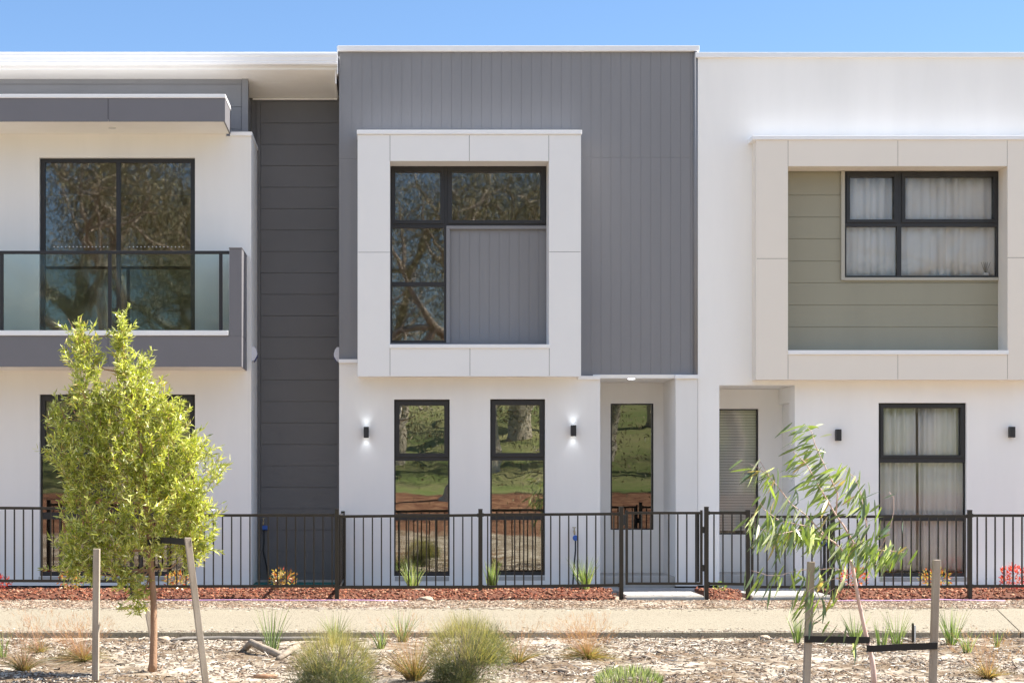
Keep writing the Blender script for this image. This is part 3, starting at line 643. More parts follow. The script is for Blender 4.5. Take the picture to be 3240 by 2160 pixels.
for a in (347.5, 698.5, 5, -330): Bx(X(a, gy)-.022, X(a, gy)+.022, gy-.012, gy+.03, Z(1062, CY)+.002, Z(804, gy)-.0005).build('baluster_post', M_black, bl)
zd = Z(1062, CY)
for a, b in ((-325, 0), (10, 341), (354, 692), (705.5, 724)): Bx(X(a, gy), X(b, gy), gy, gy+.01, zd+.035, Z(804, gy)-.001).build('glass_panel', M_balglass, bl)
# sliding door and windows
f, o = window(Lh, LY+.06, (125, 500, 617, 1060), [(142, 514, 368, 1045), (381, 514, 603, 1045)], gm=M_glassD, name='sliding_door', gdy=.03)
for a, b in ((142, 368), (381, 603)):
    dm = MB()
    for i in range(15):
        xx = X(a+28+i*12.1, LY+.06); zz_ = Z(780, LY+.06); dm.tube([(xx, LY+.086, zz_), (xx, LY+.0875, zz_)], .0075, 10)
    dm.build('safety_dots', M_dot, f)
f, o = window(Lh, LY+.06, (126, 1248, 616, 1821), [(143, 1268, 286, 1416), (132, 1440, 292, 1620), (132, 1642, 292, 1808), (300, 1258, 440, 1620), (300, 1642, 440, 1808), (460, 1268, 600, 1416), (450, 1440, 608, 1620), (450, 1642, 608, 1808)],
    sash=[((130, 1253, 296, 1427), (143, 1268, 286, 1416)), ((448, 1253, 612, 1427), (460, 1268, 600, 1416))], gm=M_glassD)
Bx(X(126), X(616), LY-.004, LY+.06, Z(1836), Z(1822)-.002).build('sill', M_conc, Lh)
Bx(lx0, lx1-.01, LY+.03, LY+.12, -.03, ZB).build('plinth', M_membrane, Lh)
shell(Lh, lx0, lx1-.101, .08, .08, Z(431, LY)-.02, Z(1130))
siren(Lh, lx1, .05, Z(1144, .05), 1)
garden_tap(Lh, 834, 1650, LR-.01, 1852, .12, False)
Bx(X(805, .6), X(1062, .6), .3, .86, .001, .02).build('drain_grate', M_teal, Lh)
# ------------------------------------------------------------------ things inside the windows
def curtain(name, label, x0, x1, z0, z1, y, nf, seed, m=M_curtain, group='sheer curtains'):
    r = np.random.default_rng(seed); n = int((x1-x0)/.012); xs_ = np.linspace(x0, x1, n)
    ph = np.cumsum(r.uniform(.4, 1.7, n)); ph = ph/ph[-1]*nf*2*np.pi
    am = .028*(1+.4*np.sin(ph*.23+seed)); yy = y+am*np.sign(np.sin(ph))*np.abs(np.sin(ph))**.6
    V = []; 
    for kz, z_ in enumerate(np.linspace(z0, z1, 6)):
        V.append(np.stack([xs_+.004*np.sin(ph*.5+kz), yy*1.0+.004*np.cos(ph+kz*.7), np.full(n, z_)], 1))
    V = np.concatenate(V); I = (np.arange(5)[:, None]*n+np.arange(n-1)[None]).ravel()
    o = mesh_obj(name, V, np.stack([I, I+1, I+n+1, I+n], 1), m, smooth=True)
    s_ = o.modifiers.new('thickness', 'SOLIDIFY'); s_.thickness = .0015
    return tag(o, label, 'curtain', group)
yy = .14
curtain('curtain', 'sheer white curtain behind the upper window of the beige surround', X(2676, yy), X(3158, yy), Z(880, yy), Z(545, yy), yy, 11, 4)
curtain('curtain', 'left half of the white curtains in the tall lower right window', X(2783, .14), X(2898, .14), Z(1806, .14), Z(1282, .14), .14, 4, 5)
curtain('curtain', 'right half of the white curtains in the tall lower right window', X(2908, .14), X(3056, .14), Z(1806, .14), Z(1282, .14), .14, 5, 8)
def roller(label, rc, y):
    x0, x1, z0, z1 = rc; t = thing('roller_blind', label, 'roller blind', ((x0+x1)/2, y, z0), 'rolled-up blinds')
    Bx(x0, x1, y, y+.004, z0, z1).build('fabric', M_blind, t); MB().tube([(x0, y+.002, z0), (x1, y+.002, z0)], .009, 8).build('bottom_bar', M_white, t)
roller('rolled-up cream blind atop the tall window left of the tap', RC(1262, 1270, 1408, 1299, .1), .1)
roller('rolled-up cream blind atop the second tall window, nearer the entry', RC(1566, 1268, 1710, 1296, .1), .1)
roller('rolled-up cream blind atop the dark window in the entry recess', RC(1936, 1278, 2066, 1313, 1.02), 1.02)
t = thing('venetian_blind', 'closed white slatted blind in the narrow window by the right porch', 'blind', (X(2336, 1.0), 1.0, Z(1688, 1.0)))
b = MB(); yv = 1.0
for i in range(44):
    z_ = Z(1300+i*8.7, yv); b.hexa([(X(2262, yv), yv-.012, z_-.014), (X(2395, yv), yv-.012, z_-.014), (X(2395, yv), yv-.009, z_-.014), (X(2262, yv), yv-.009, z_-.014), (X(2262, yv), yv+.008, z_+.018), (X(2395, yv), yv+.008, z_+.018), (X(2395, yv), yv+.011, z_+.018), (X(2262, yv), yv+.011, z_+.018)])
b.build('slats', M_blind, t)
for a in (2305, 2354): MB().tube([(X(a, yv), yv-.014, Z(1688, yv)), (X(a, yv), yv-.014, Z(1297, yv))], .0018, 6).build('cord', M_blind, t)
t = thing('reed_diffuser', 'small glass reed diffuser with dark sticks on the upper right sill', 'reed diffuser', (X(3119, .12), .12, Z(874, .12)))
b = MB(); bx_, bz_ = X(3119, .12), Z(874, .12)
b.tube([(bx_, .12, bz_), (bx_, .12, bz_+.02), (bx_, .12, bz_+.04), (bx_, .12, bz_+.05)], [.035, .045, .03, .018], 16); b.build('bowl', M_white, t, smooth=True)
for i, a in enumerate((-18, -8, 0, 7, 18)): 
    zt = .055+.03*0; MB().tube([(bx_, .12, bz_+.03), (bx_+math.tan(R(a*1.2))*.16, .12, bz_+.19)], .002, 6).build('reed', M_black, t)
# ------------------------------------------------------------------ fences and gates
FYY = -1.70
def fpost(parent, px, pytop, pybot, w=.025, y=FYY):
    x = X(px, y); b = MB(); z1 = Z(pytop, y); b.box(x-w, x+w, y-w, y+w, Z(pybot, y)-.06, z1-.012)
    o = b.build('post', M_fence, parent, bevel=.003)
    Bx(x-w-.002, x+w+.002, y-w-.002, y+w+.002, z1-.0115, z1).build('cap', M_fence, o, bevel=.003); return o
def fpanel(parent, pxa, pxb, t0, t1, b0, b1, first, pitch=28.6, y=FYY, names=('rail', 'picket'), brackets=True):
    """rails from pixel column a to b, top rail at t0/t1, bottom rail at b0/b1 (left/right end)"""
    xa, xb = X(pxa, y), X(pxb, y)
    for (u, v_, nm) in ((t0, t1, 'top'), (b0, b1, 'bottom')):
        za, zb = Z(u, y), Z(v_, y); h = .017
        MB().hexa([(xa, y-.012, za-h), (xb, y-.012, zb-h), (xb, y+.012, zb-h), (xa, y+.012, za-h), (xa, y-.012, za+h), (xb, y-.012, zb+h), (xb, y+.012, zb+h), (xa, y+.012, za+h)]) if False else None
        m = MB(); m.hexa([(xa, y-.012, za-h), (xb, y-.012, zb-h), (xb, y+.012, zb-h), (xa, y+.012, za-h), (xa, y-.012, za+h), (xb, y-.012, zb+h), (xb, y+.012, zb+h), (xa, y+.012, za+h)])
        m.build('rail', M_fence, parent, bevel=.002)
        if brackets:
            m = MB(); m.box(xa-.002, xa+.016, y-.020, y+.020, za-h-.006, za+h+.006); m.box(xb-.016, xb+.002, y-.020, y+.020, zb-h-.006, zb+h+.006); m.build('bracket', M_fence, parent)
    px = first
    while px < pxb-4:
        x = X(px, y); t = (px-pxa)/(pxb-pxa); zt = Z(t0+(t1-t0)*t, y)-.018; zb_ = Z(b0+(b1-b0)*t, y)+.018
        Bx(x-.008, x+.008, y-.008, y+.008, zb_, zt).build('picket', M_fence, parent); px += pitch
g_ = 'front fences of brown-black steel'
f1 = thing('metal_fence', 'dark bronze picket fence in front of the left house, behind the leafy tree', 'fence', (X(520, FYY), FYY, 0), g_)
fpost(f1, 418, 1588, 1880); fpost(f1, -30, 1588, 1880)
fpanel(f1, -24, 412, 1606, 1609, 1836, 1838, -12, 28.8); fpanel(f1, 424, 1058, 1630, 1629, 1854, 1853, 444, 28.9)
f2 = thing('metal_fence', 'dark bronze picket fence in front of the middle house, around its strappy plants', 'fence', (X(1500, FYY), FYY, 0), g_)
fpost(f2, 1066, 1609, 1893); fpost(f2, 1520, 1609, 1850); fpost(f2, 1965.5, 1602, 1896)
fpanel(f2, 1072, 1514, 1633, 1629, 1857, 1856, 1092.5, 28.6); fpanel(f2, 1526, 1959, 1628, 1625, 1855, 1850, 1543, 28.5)
f3 = thing('metal_fence', 'short three-picket fence section between the two gates', 'fence', (X(2300, FYY), FYY, 0), g_)
fpost(f3, 2235, 1602, 1896); fpost(f3, 2366, 1612, 1898); fpanel(f3, 2241, 2360, 1622, 1622, 1845, 1847, 2259, 28.4)
f4 = thing('metal_fence', 'dark bronze picket fence in front of the right house, past its gate', 'fence', (X(2900, FYY), FYY, 0), g_)
fpost(f4, 2634, 1610, 1896); fpost(f4, 3068, 1612, 1896); fpost(f4, 3520, 1612, 1896)
fpanel(f4, 2640, 3062, 1634, 1632, 1856, 1854, 2656, 28.4); fpanel(f4, 3074, 3514, 1630, 1630, 1853, 1853, 3092, 28.3)
f5 = thing('metal_fence', 'side fence running back to the wall between the left and middle houses', 'fence', (X(1072, -1.6), -.9, 0), 'side fences')
xr = X(1073, FYY)
for z_ in (Z(1633, FYY), Z(1857, FYY)): Bx(xr-.012, xr+.012, FYY+.03, -.10, z_-.017, z_+.017).build('rail', M_fence, f5)
for i in range(13):
    yq = FYY+.12+i*.115; Bx(xr-.008, xr+.008, yq-.008, yq+.008, Z(1857, FYY)+.018, Z(1633, FYY)-.018).build('picket', M_fence, f5)
Bx(xr-.025, xr+.025, -.16, -.11, 0, 1.02).build('post', M_fence, f5)
def gate(label, pa, pb, t, b_, first):
    y = FYY; g = thing('metal_gate', label, 'gate', (X((pa+pb)/2, y), y, 0), 'picket gates')
    xa, xb, zt, zb_ = X(pa, y), X(pb, y), Z(t, y), Z(b_, y)
    MB().grid(xa, xb, zb_-.016, zt+.016, y-.014, .028, [(xa+.03, xb-.03, zb_+.016, zt-.016)]).build('frame', M_fence, g, bevel=.002)
    px = first
    while px < pb-12:
        Bx(X(px, y)-.008, X(px, y)+.008, y-.008, y+.008, zb_+.0165, zt-.0165).build('picket', M_fence, g); px += 28.5
    Bx(xb-.062, xb-.034, y+.03, y+.07, zb_+.02, zt-.01).build('closer_bar', M_black, g)
    for u in (.22, .76): 
        z_ = zb_+(zt-zb_)*u; Bx(xb+.0005, xb+.031, y-.012, y+.012, z_-.04, z_+.04).build('hinge', M_black, g, bevel=.003)
    Bx(xa-.03, xa-.0005, y-.02, y+.02, zt-.15, zt-.02).build('latch', M_black, g, bevel=.004)
    for s_ in (xa, xb-.03): Bx(s_+.001, s_+.029, y-.012, y+.012, zt+.0165, zt+.035).build('stile_cap', M_fence, g)
gate('picket gate in front of the entry recess of the middle house', 1979, 2223, 1622, 1845, 2002)
gate('picket gate mostly hidden behind the drooping sapling', 2376, 2624, 1634, 1856, 2398)
# ------------------------------------------------------------------ plants
def nrm(a): return a/np.maximum(np.linalg.norm(a, axis=-1, keepdims=True), 1e-9)
def strips(P, D, L, W, bend, segs=3, up=None, prof='leaf'):
    """P,D (n,3), L,W (n,), bend (n,3) displacement at the tip. returns V,F"""
    n = len(P); D = nrm(D); s = np.linspace(0, 1, segs+1)
    if up is None: up = rng.normal(0, 1, (n, 3))
    side = nrm(np.cross(D, up)); cen = P[:, None]+D[:, None]*L[:, None, None]*s[None, :, None]+bend[:, None]*(s**2)[None, :, None]
    if prof == 'leaf': w_ = np.sin(np.pi*np.clip(s*.94+.03, 0, 1))**.8
    else: w_ = (1-s*.93)
    off = side[:, None]*(W[:, None]*w_[None]/2)[:, :, None]
    V = np.stack([cen-off, cen+off], 2).reshape(-1, 3); k = 2*(segs+1)
    q = np.array([[2*i, 2*i+1, 2*i+3, 2*i+2] for i in range(segs)])
    return V, (np.arange(n)[:, None, None]*k+q[None]).reshape(-1, 4), k
def tints(n, pal, jit=.2, wts=None):
    pal = np.array(pal, float); c = pal[rng.choice(len(pal), n, p=wts)]; return c*rng.uniform(1-jit, 1+jit, (n, 1))
def foliage(name, P, D, L, W, bend, pal, mt, parent, segs=3, up=None, prof='leaf', wts=None, jit=.2, smooth=True):
    V, Fc, k = strips(P, D, L, W, bend, segs, up, prof); c = tints(len(P), pal, jit, wts)
    return mesh_obj(name, V, Fc, mt, parent, tintv=np.repeat(c, k, 0), smooth=smooth)
def rndir(n): return nrm(rng.normal(0, 1, (n, 3)))
# ---- leafy young tree, left
TY = -8.6
def TP(px, py, dy=0): return np.array([X(px, TY+dy), TY+dy, Z(py, TY+dy)])
T1 = thing('young_tree', 'bushy bright green young tree with brown trunk in front of the left house', 'tree', tuple(TP(480, 2114)), 'young street trees')
tb = MB(); tpts = [TP(482, 2125), TP(484, 2095), TP(487, 2000), TP(486, 1900), TP(479, 1800), TP(476, 1740), TP(470, 1650), TP(463, 1560), TP(452, 1450), TP(430, 1320), TP(405, 1180), TP(385, 1060)]
tb.tube(tpts, [.042, .033, .028, .026, .025, .023, .020, .018, .014, .010, .006, .003], 12)
blobs = [  # px, py, rx, ry, weight
    (255, 1110, 72, 125, 9), (385, 1085, 52, 115, 7), (440, 1180, 70, 95, 6), (300, 1230, 115, 100, 11), (430, 1260, 130, 120, 13), (540, 1300, 70, 80, 5), (520, 1400, 125, 130, 14), (612, 1490, 110, 160, 16), (380, 1430, 150, 120, 15),
    (260, 1470, 95, 130, 10), (450, 1570, 160, 120, 16), (290, 1620, 110, 90, 10), (235, 1690, 90, 60, 6), (610, 1640, 88, 110, 11), (370, 1700, 110, 60, 8), (600, 1745, 62, 50, 4.5),
    (190, 1320, 70, 60, 4), (230, 1400, 100, 90, 8), (235, 1800, 75, 42, 4), (390, 1835, 60, 35, 3), (440, 1890, 42, 60, 3.4), (300, 1800, 90, 45, 4), (320, 1760, 70, 40, 3), (480, 1710, 110, 50, 5), (330, 1350, 110, 110, 10), (555, 1580, 110, 120, 9), (430, 1460, 130, 130, 10)]
LP, LD = [], []
tot = sum(b[4] for b in blobs); NSH = 1380
ax_ = [Vector(v) for v in tpts]
limbs = MB()
for bpx, bpy_, rx, ry, wt in blobs:
    c = TP(bpx, bpy_); k_ = max(2, round(NSH*wt/tot)); rx_, rz_ = rx*.00257, ry*.00257; ryd = min(rx_, .42)
    # limb from the trunk to the blob
    zt = max(tpts[4][2], min(c[2]-.25*rz_-.12, tpts[-2][2])); j = min(range(4, len(tpts)), key=lambda i: abs(tpts[i][2]-zt)); a = tpts[j]
    mid = (a+c)/2+np.array([0, 0, -.06]); limbs.tube([a, mid, c], [.009, .006, .003], 6)
    for _ in range(k_):
        d = nrm(rng.normal(0, 1, (1, 3)))[0]; r_ = rng.uniform(.2, 1)**.45
        tip = c+d*np.array([rx_, ryd, rz_])*r_
        gdir = nrm(np.array([[d[0]*.9+rng.normal(0, .25), d[1]*.9+rng.normal(0, .25), .75+rng.normal(0, .3)]]))[0]
        if bpy_ > 1740: gdir = nrm(np.array([[d[0]+.1, d[1], -.25+rng.normal(0, .3)]]))[0]
        ln = rng.uniform(.13, .27); st = tip-gdir*ln
        if rng.random() < .16: tip = tip+gdir*rng.uniform(.05, .13)
        m_ = int(ln/.0068)
        if rng.random() < .45: limbs.tube([st, st+gdir*ln*.5, tip], [.0028, .002, .001], 4, False)
        s = rng.uniform(0.05, 1, m_)[:, None]
        LP.append(st+(tip-st)*s); ld = gdir[None]*rng.uniform(.5, 1.3, (m_, 1))+rndir(m_)*.95; LD.append(ld)
        if rng.random() < .1: LP.pop(); LD.pop()
LP = np.concatenate(LP); LD = np.concatenate(LD); n = len(LP)
foliage('foliage', LP, LD, rng.uniform(.034, .064, n), rng.uniform(.0085, .0145, n), rng.normal(0, .006, (n, 3)), [(0.34, 0.35, 0.06), (0.48, 0.49, 0.13), (0.19, 0.22, 0.045), (0.70, 0.68, 0.36), (0.55, 0.42, 0.15)], M_leaf, T1, 2, wts=[.3, .27, .22, .16, .05])
tb.build('trunk', M_bark, T1, smooth=True); limbs.build('branches', M_bark, T1, smooth=True)
# ---- drooping eucalypt sapling, right
EY = -9.6
def EP(px, py, dy=0): return np.array([X(px, EY+dy), EY+dy, Z(py, EY+dy)])
T2 = thing('young_tree', 'thin leaning gum sapling with long drooping leaves in front of the right house', 'tree', tuple(EP(2765, 2175)), 'young street trees')
tr = [(2766, 2185), (2764, 2120), (2758, 2080), (2750, 2048), (2734, 1981), (2719, 1910), (2706, 1840), (2698, 1795), (2684, 1757)]
tb = MB(); tb.tube([EP(*q) for q in tr], [.024, .021, .019, .017, .0155, .0145, .0135, .0125, .010], 12)
brs = [  # polyline, radius, leaves, leaf droop mode
    ([(2684, 1757), (2700, 1715), (2668, 1660), (2645, 1629), (2619, 1585), (2591, 1537), (2563, 1488), (2550, 1465), (2510, 1428)], .008, 62, 'L', -.05),
    ([(2645, 1629), (2650, 1560), (2619, 1493), (2596, 1445), (2578, 1404), (2568, 1366), (2548, 1343)], .005, 80, 'L', .1),
    ([(2684, 1757), (2640, 1715), (2624, 1705), (2591, 1672), (2550, 1629), (2502, 1593), (2464, 1542), (2433, 1506), (2405, 1458)], .007, 64, 'D', .0),
    ([(2433, 1506), (2400, 1480), (2369, 1465)], .003, 12, 'L', .05),
    ([(2624, 1705), (2568, 1667), (2466, 1646), (2420, 1613), (2402, 1585)], .005, 95, 'D', -.15),
    ([(2624, 1705), (2530, 1675), (2460, 1690), (2400, 1670)], .004, 95, 'D', -.25),
    ([(2684, 1757), (2720, 1720), (2745, 1677), (2733, 1613), (2724, 1560), (2705, 1510), (2660, 1475)], .005, 84, 'D', .12),
    ([(2690, 1770), (2678, 1716), (2739, 1721), (2777, 1739), (2841, 1744), (2867, 1749)], .006, 120, 'D', -.1),
    ([(2777, 1739), (2793, 1721), (2818, 1664), (2828, 1616), (2828, 1575), (2813, 1555)], .003, 11, 'L', .0),
    ([(2698, 1833), (2678, 1810), (2642, 1796), (2599, 1800), (2548, 1801), (2510, 1807), (2464, 1820), (2428, 1819), (2400, 1810), (2377, 1804)], .003, 40, 'D', .1),
    ([(2705, 1864), (2678, 1843), (2647, 1828), (2612, 1838), (2573, 1858), (2540, 1880)], .003, 28, 'D', -.1),
    ([(2745, 2040), (2714, 2032), (2675, 2005), (2637, 1980), (2590, 1965), (2550, 1960)], .003, 14, 'D', .1),
    ([(2640, 1860), (2610, 1880), (2580, 1905), (2550, 1930)], .002, 26, 'D', .0),
    ([(2706, 1720), (2720, 1760), (2760, 1790), (2800, 1770)], .003, 24, 'D', .1)]
lp, ldd, lb = [], [], []
bm_ = MB()
for pl, r0, nl, mode, dy in brs:
    pts = [EP(a, b, dy*i/(len(pl)-1)) for i, (a, b) in enumerate(pl)]
    bm_.tube(pts, [max(.002, r0*(1.15-.8*i/(len(pts)-1))) for i in range(len(pts))], 6)
    P_ = np.array(pts); seg = np.linalg.norm(np.diff(P_, axis=0), axis=1); cs = np.concatenate([[0], np.cumsum(seg)])
    for _ in range(nl):
        s = rng.uniform(.12, 1.0)*cs[-1]; q = np.array([np.interp(s, cs, P_[:, i]) for i in range(3)])
        q = q+rng.normal(0, 1, 3)*np.array([.05, .09, .035])
        if mode == 'L': d = np.array([-.8+rng.normal(0, .3), rng.normal(0, .3), -.35+rng.normal(0, .3)])
        else: d = np.array([-.28+rng.normal(0, .38), rng.normal(0, .35), -.85+rng.normal(0, .3)])
        lp.append(q); ldd.append(d); lb.append(np.array([-.02+rng.normal(0, .015), rng.normal(0, .01), -.03+rng.normal(0, .012)]))
lp, ldd, lb = map(np.array, (lp, ldd, lb)); n = len(lp)
foliage('foliage', lp, ldd, rng.uniform(.075, .15, n), rng.uniform(.013, .025, n), lb, [(0.14, 0.19, 0.07), (0.28, 0.35, 0.09), (0.11, 0.15, 0.09), (0.68, 0.70, 0.56), (0.42, 0.30, 0.14)], M_leaf, T2, 5, wts=[.36, .26, .23, .12, .03])  # palest tint of the mix puts white highlights into the leaf colour
tb.build('trunk', M_bark2, T2, smooth=True); bm_.build('branches', M_bark2, T2, smooth=True)
# ---- stakes and ties
def stake(label, p0, p1, y, w=.025, rot=0.0):
    a = np.array([X(p0[0], y), y, Z(p0[1], y)]); b = np.array([X(p1[0], y), y, Z(p1[1], y)])
    m = MB(); h = w
    def ring(c): return [(c[0]+h*(math.cos(rot+i*math.pi/2+math.pi/4)*1.414), c[1]+h*math.sin(rot+i*math.pi/2+math.pi/4)*1.414, c[2]) for i in range(4)]
    r0, r1 = ring(a), ring(b); m.hexa([r0[2], r0[3], r0[0], r0[1], r1[2], r1[3], r1[0], r1[1]])
    o = m.build('timber_stake', M_stake, bevel=.003); return tag(o, label, 'stake', 'timber tree stakes')
stake('upright grey stake left of the brown-trunked tree', (302, 2150), (306, 1735), -9.1)
stake('leaning weathered stake right of the brown-trunked tree', (652, 2165), (594, 1700), -9.25, rot=.25)
stake('short dark stake leaning behind the brown-trunked tree', (482, 2020), (460, 1900), -6.6, .022, .3)
stake('upright stake left of the gum sapling, joined by a black strap', (2550, 2200), (2566, 1776), -9.6)
stake('upright stake right of the gum sapling, top above the strap', (2950, 2200), (2963, 1770), -9.65)
def strap(label, pts, y, h=.025):
    m = MB(); P_ = [(X(a, y+d), y+d, Z(b, y+d)) for a, b, d in pts]; t = .003
    for (a, b) in zip(P_[:-1], P_[1:]):
        m.hexa([(a[0], a[1]-t, a[2]-h), (b[0], b[1]-t, b[2]-h), (b[0], b[1]+t, b[2]-h), (a[0], a[1]+t, a[2]-h), (a[0], a[1]-t, a[2]+h), (b[0], b[1]-t, b[2]+h), (b[0], b[1]+t, b[2]+h), (a[0], a[1]+t, a[2]+h)])
    return tag(m.build('tree_tie', M_strap), label, 'strap', 'black straps tying trees to stakes')
strap('black strap from the left stake of the gum sapling to its trunk', [(2545, 2021, -.035), (2562, 2021, -.035), (2640, 2022, -.03), (2752, 2024, -.02)], -9.6)
strap('black strap from the right stake of the gum sapling to its trunk', [(2742, 2050, -.022), (2762, 2051, -.03), (2850, 2046, -.04), (2966, 2042, -.085)], -9.6)
strap('black strap high on the brown trunk running to the leaning stake', [(466, 1716, -.04), (490, 1708, -.06), (540, 1709, -.3), (605, 1716, -.67)], -8.6)
# ---- strappy and tufted plants
def tuft(name, label, cat, px, y, n, L, spread, W, pal, wts=None, group=None, zfun=None, bendk=.5, tilt=0.0, heads=None):
    x = X(px, y); z = float(zfun(x, y) if zfun else gz(x, y)) - .005
    t = thing(name, label, cat, (x, y, z), group)
    th = rng.uniform(0, 2*np.pi, n); rad = rng.uniform(0, 1, n)**.6*spread
    D = np.stack([np.cos(th)*rad+tilt, np.sin(th)*rad, np.ones(n)], 1); Ls = rng.uniform(.55, 1.0, n)*L
    P = np.array([x, y, z])+np.stack([np.cos(th), np.sin(th), 0*th], 1)*rng.uniform(0, .035*(L/.3), (n, 1))
    bend = np.stack([np.cos(th), np.sin(th), -np.ones(n)*.6], 1)*(Ls*rad*bendk)[:, None]+np.array([tilt*.3, 0, 0])*Ls[:, None]
    foliage('leaves', P, D, Ls, rng.uniform(.9, 1.5, n)*W, bend, pal, M_grass, t, 4, prof='blade', wts=wts)
    if heads:
        hn, hc, hl = heads; th = rng.uniform(0, 2*np.pi, hn); rad = rng.uniform(.1, 1, hn)*min(spread, 1.1)*.9
        D = nrm(np.stack([np.cos(th)*rad+tilt, np.sin(th)*rad, np.ones(hn)], 1)); Ls = rng.uniform(.8, 1.5, hn)*max(L, .30)
        P2 = np.array([x, y, z])+0*D; be = np.stack([np.cos(th), np.sin(th), -.2*np.ones(hn)], 1)*(Ls*rad*.25)[:, None]
        foliage('flower_stalks', P2, D, Ls, np.full(hn, .0016), be, [hc], M_grass, t, 3, prof='blade')
        k_ = 7; tipc = P2+D*Ls[:, None]+be; tp = np.repeat(tipc, k_, 0)-np.repeat(D, k_, 0)*rng.uniform(0, .12, (hn*k_, 1))*L*2
        foliage('seed_heads', tp, np.repeat(D, k_, 0)+rndir(hn*k_)*.6, np.full(hn*k_, hl)*rng.uniform(.4, 1, hn*k_), np.full(hn*k_, .0018), rng.normal(0, .004, (hn*k_, 3)), [hc], M_grass, t, 1, prof='blade')['kind'] = 'stuff'
    return t
GR = [(0.12, 0.17, 0.07), (0.20, 0.26, 0.12), (0.30, 0.34, 0.19), (0.08, 0.12, 0.05)]
OR = [(0.15, 0.16, 0.07), (0.26, 0.17, 0.10), (0.34, 0.19, 0.12), (0.10, 0.11, 0.05), (0.38, 0.27, 0.19)]
GR2 = [(0.18, 0.24, 0.10), (0.30, 0.36, 0.18), (0.44, 0.46, 0.30), (0.11, 0.16, 0.07)]
sg = 'strappy plants in the red bark'
for px, lab, nL, s in ((1305, 'strappy green plant in the bark below the left tall window of the middle house', .42, .42), (1556, 'narrow upright strappy plant just right of the second fence post', .42, .22), (1850, 'loose strappy plant in the bark beside the garden tap', .48, .38)):
    tuft('strappy_plant', lab, 'plant', px, -1.05, 85, nL, s, .013, GR2, group=sg, zfun=bedz, bendk=.45)
eg = 'green tufts along the path edge'
for px, y, L_, s, n_, lab in (
    (860, -6.9, .52, .35, 45, 'tall dark green tuft beside driftwood left of the wiry shrubs'),
    (1205, -6.8, .26, .45, 45, 'small bright green tuft between the two wiry shrubs'),
    (1275, -6.3, .38, .45, 55, 'green tuft at the path edge above the orange grasses'),
    (1060, -6.2, .36, .5, 40, 'thin green tuft behind the left wiry shrub'),
    (2525, -6.3, .36, .3, 45, 'green tuft just left of the strapped stake by the sapling'),
    (2705, -6.35, .36, .35, 55, 'green tuft behind the leaning sapling trunk'),
    (2788, -7.0, .34, .22, 45, 'pale upright tuft just right of the sapling trunk'),
    (2838, -6.4, .40, .45, 40, 'spreading green tuft between the sapling and the right stake'),
    (3010, -6.5, .42, .35, 60, 'full green tuft right of the right-hand stake'),
    (3060, -7.1, .26, .4, 35, 'low grassy tuft near the right-hand stake'),
    (3155, -6.6, .22, .3, 22, 'small sparse tuft near the right end of the path'),
    (8, -7.4, .34, .3, 20, 'few green blades at the left edge of the photo')):
    tuft('grass_tuft', lab, 'grass tuft', px, y, n_, L_, s, .0075, GR, group=eg)
rg = 'rust-tipped native grasses'
for px, y, L_, s, n_, lab, tl in (
    (262, -7.7, .27, 1.8, 480, 'wide rusty grass clump behind the upright left stake', -.25),
    (125, -7.1, .20, 1.6, 170, 'small rusty grass clump near the left edge by the path', -.2),
    (75, -8.4, .27, 1.0, 240, 'orange-tinged grass clump in the lower left corner', -.1),
    (1860, -7.5, .27, 2.0, 620, 'wide low grass clump with pink-brown haze right of the wiry shrubs', -.15),
    (1310, -9.0, .40, .8, 300, 'orange grass clump between the two wiry shrubs', -.1),
    (1640, -7.9, .30, 1.0, 170, 'green and tan grass clump at the foot of the large wiry shrub', .1),
    (3125, -8.8, .22, 1.2, 240, 'yellowish grass clump in the lower right corner', -.05)):
    tuft('grass_clump', lab, 'grass clump', px, y, n_, L_, s, .0042, OR, group=rg, tilt=tl, heads=(int(n_*.45), (0.42, 0.22, 0.16), .05))
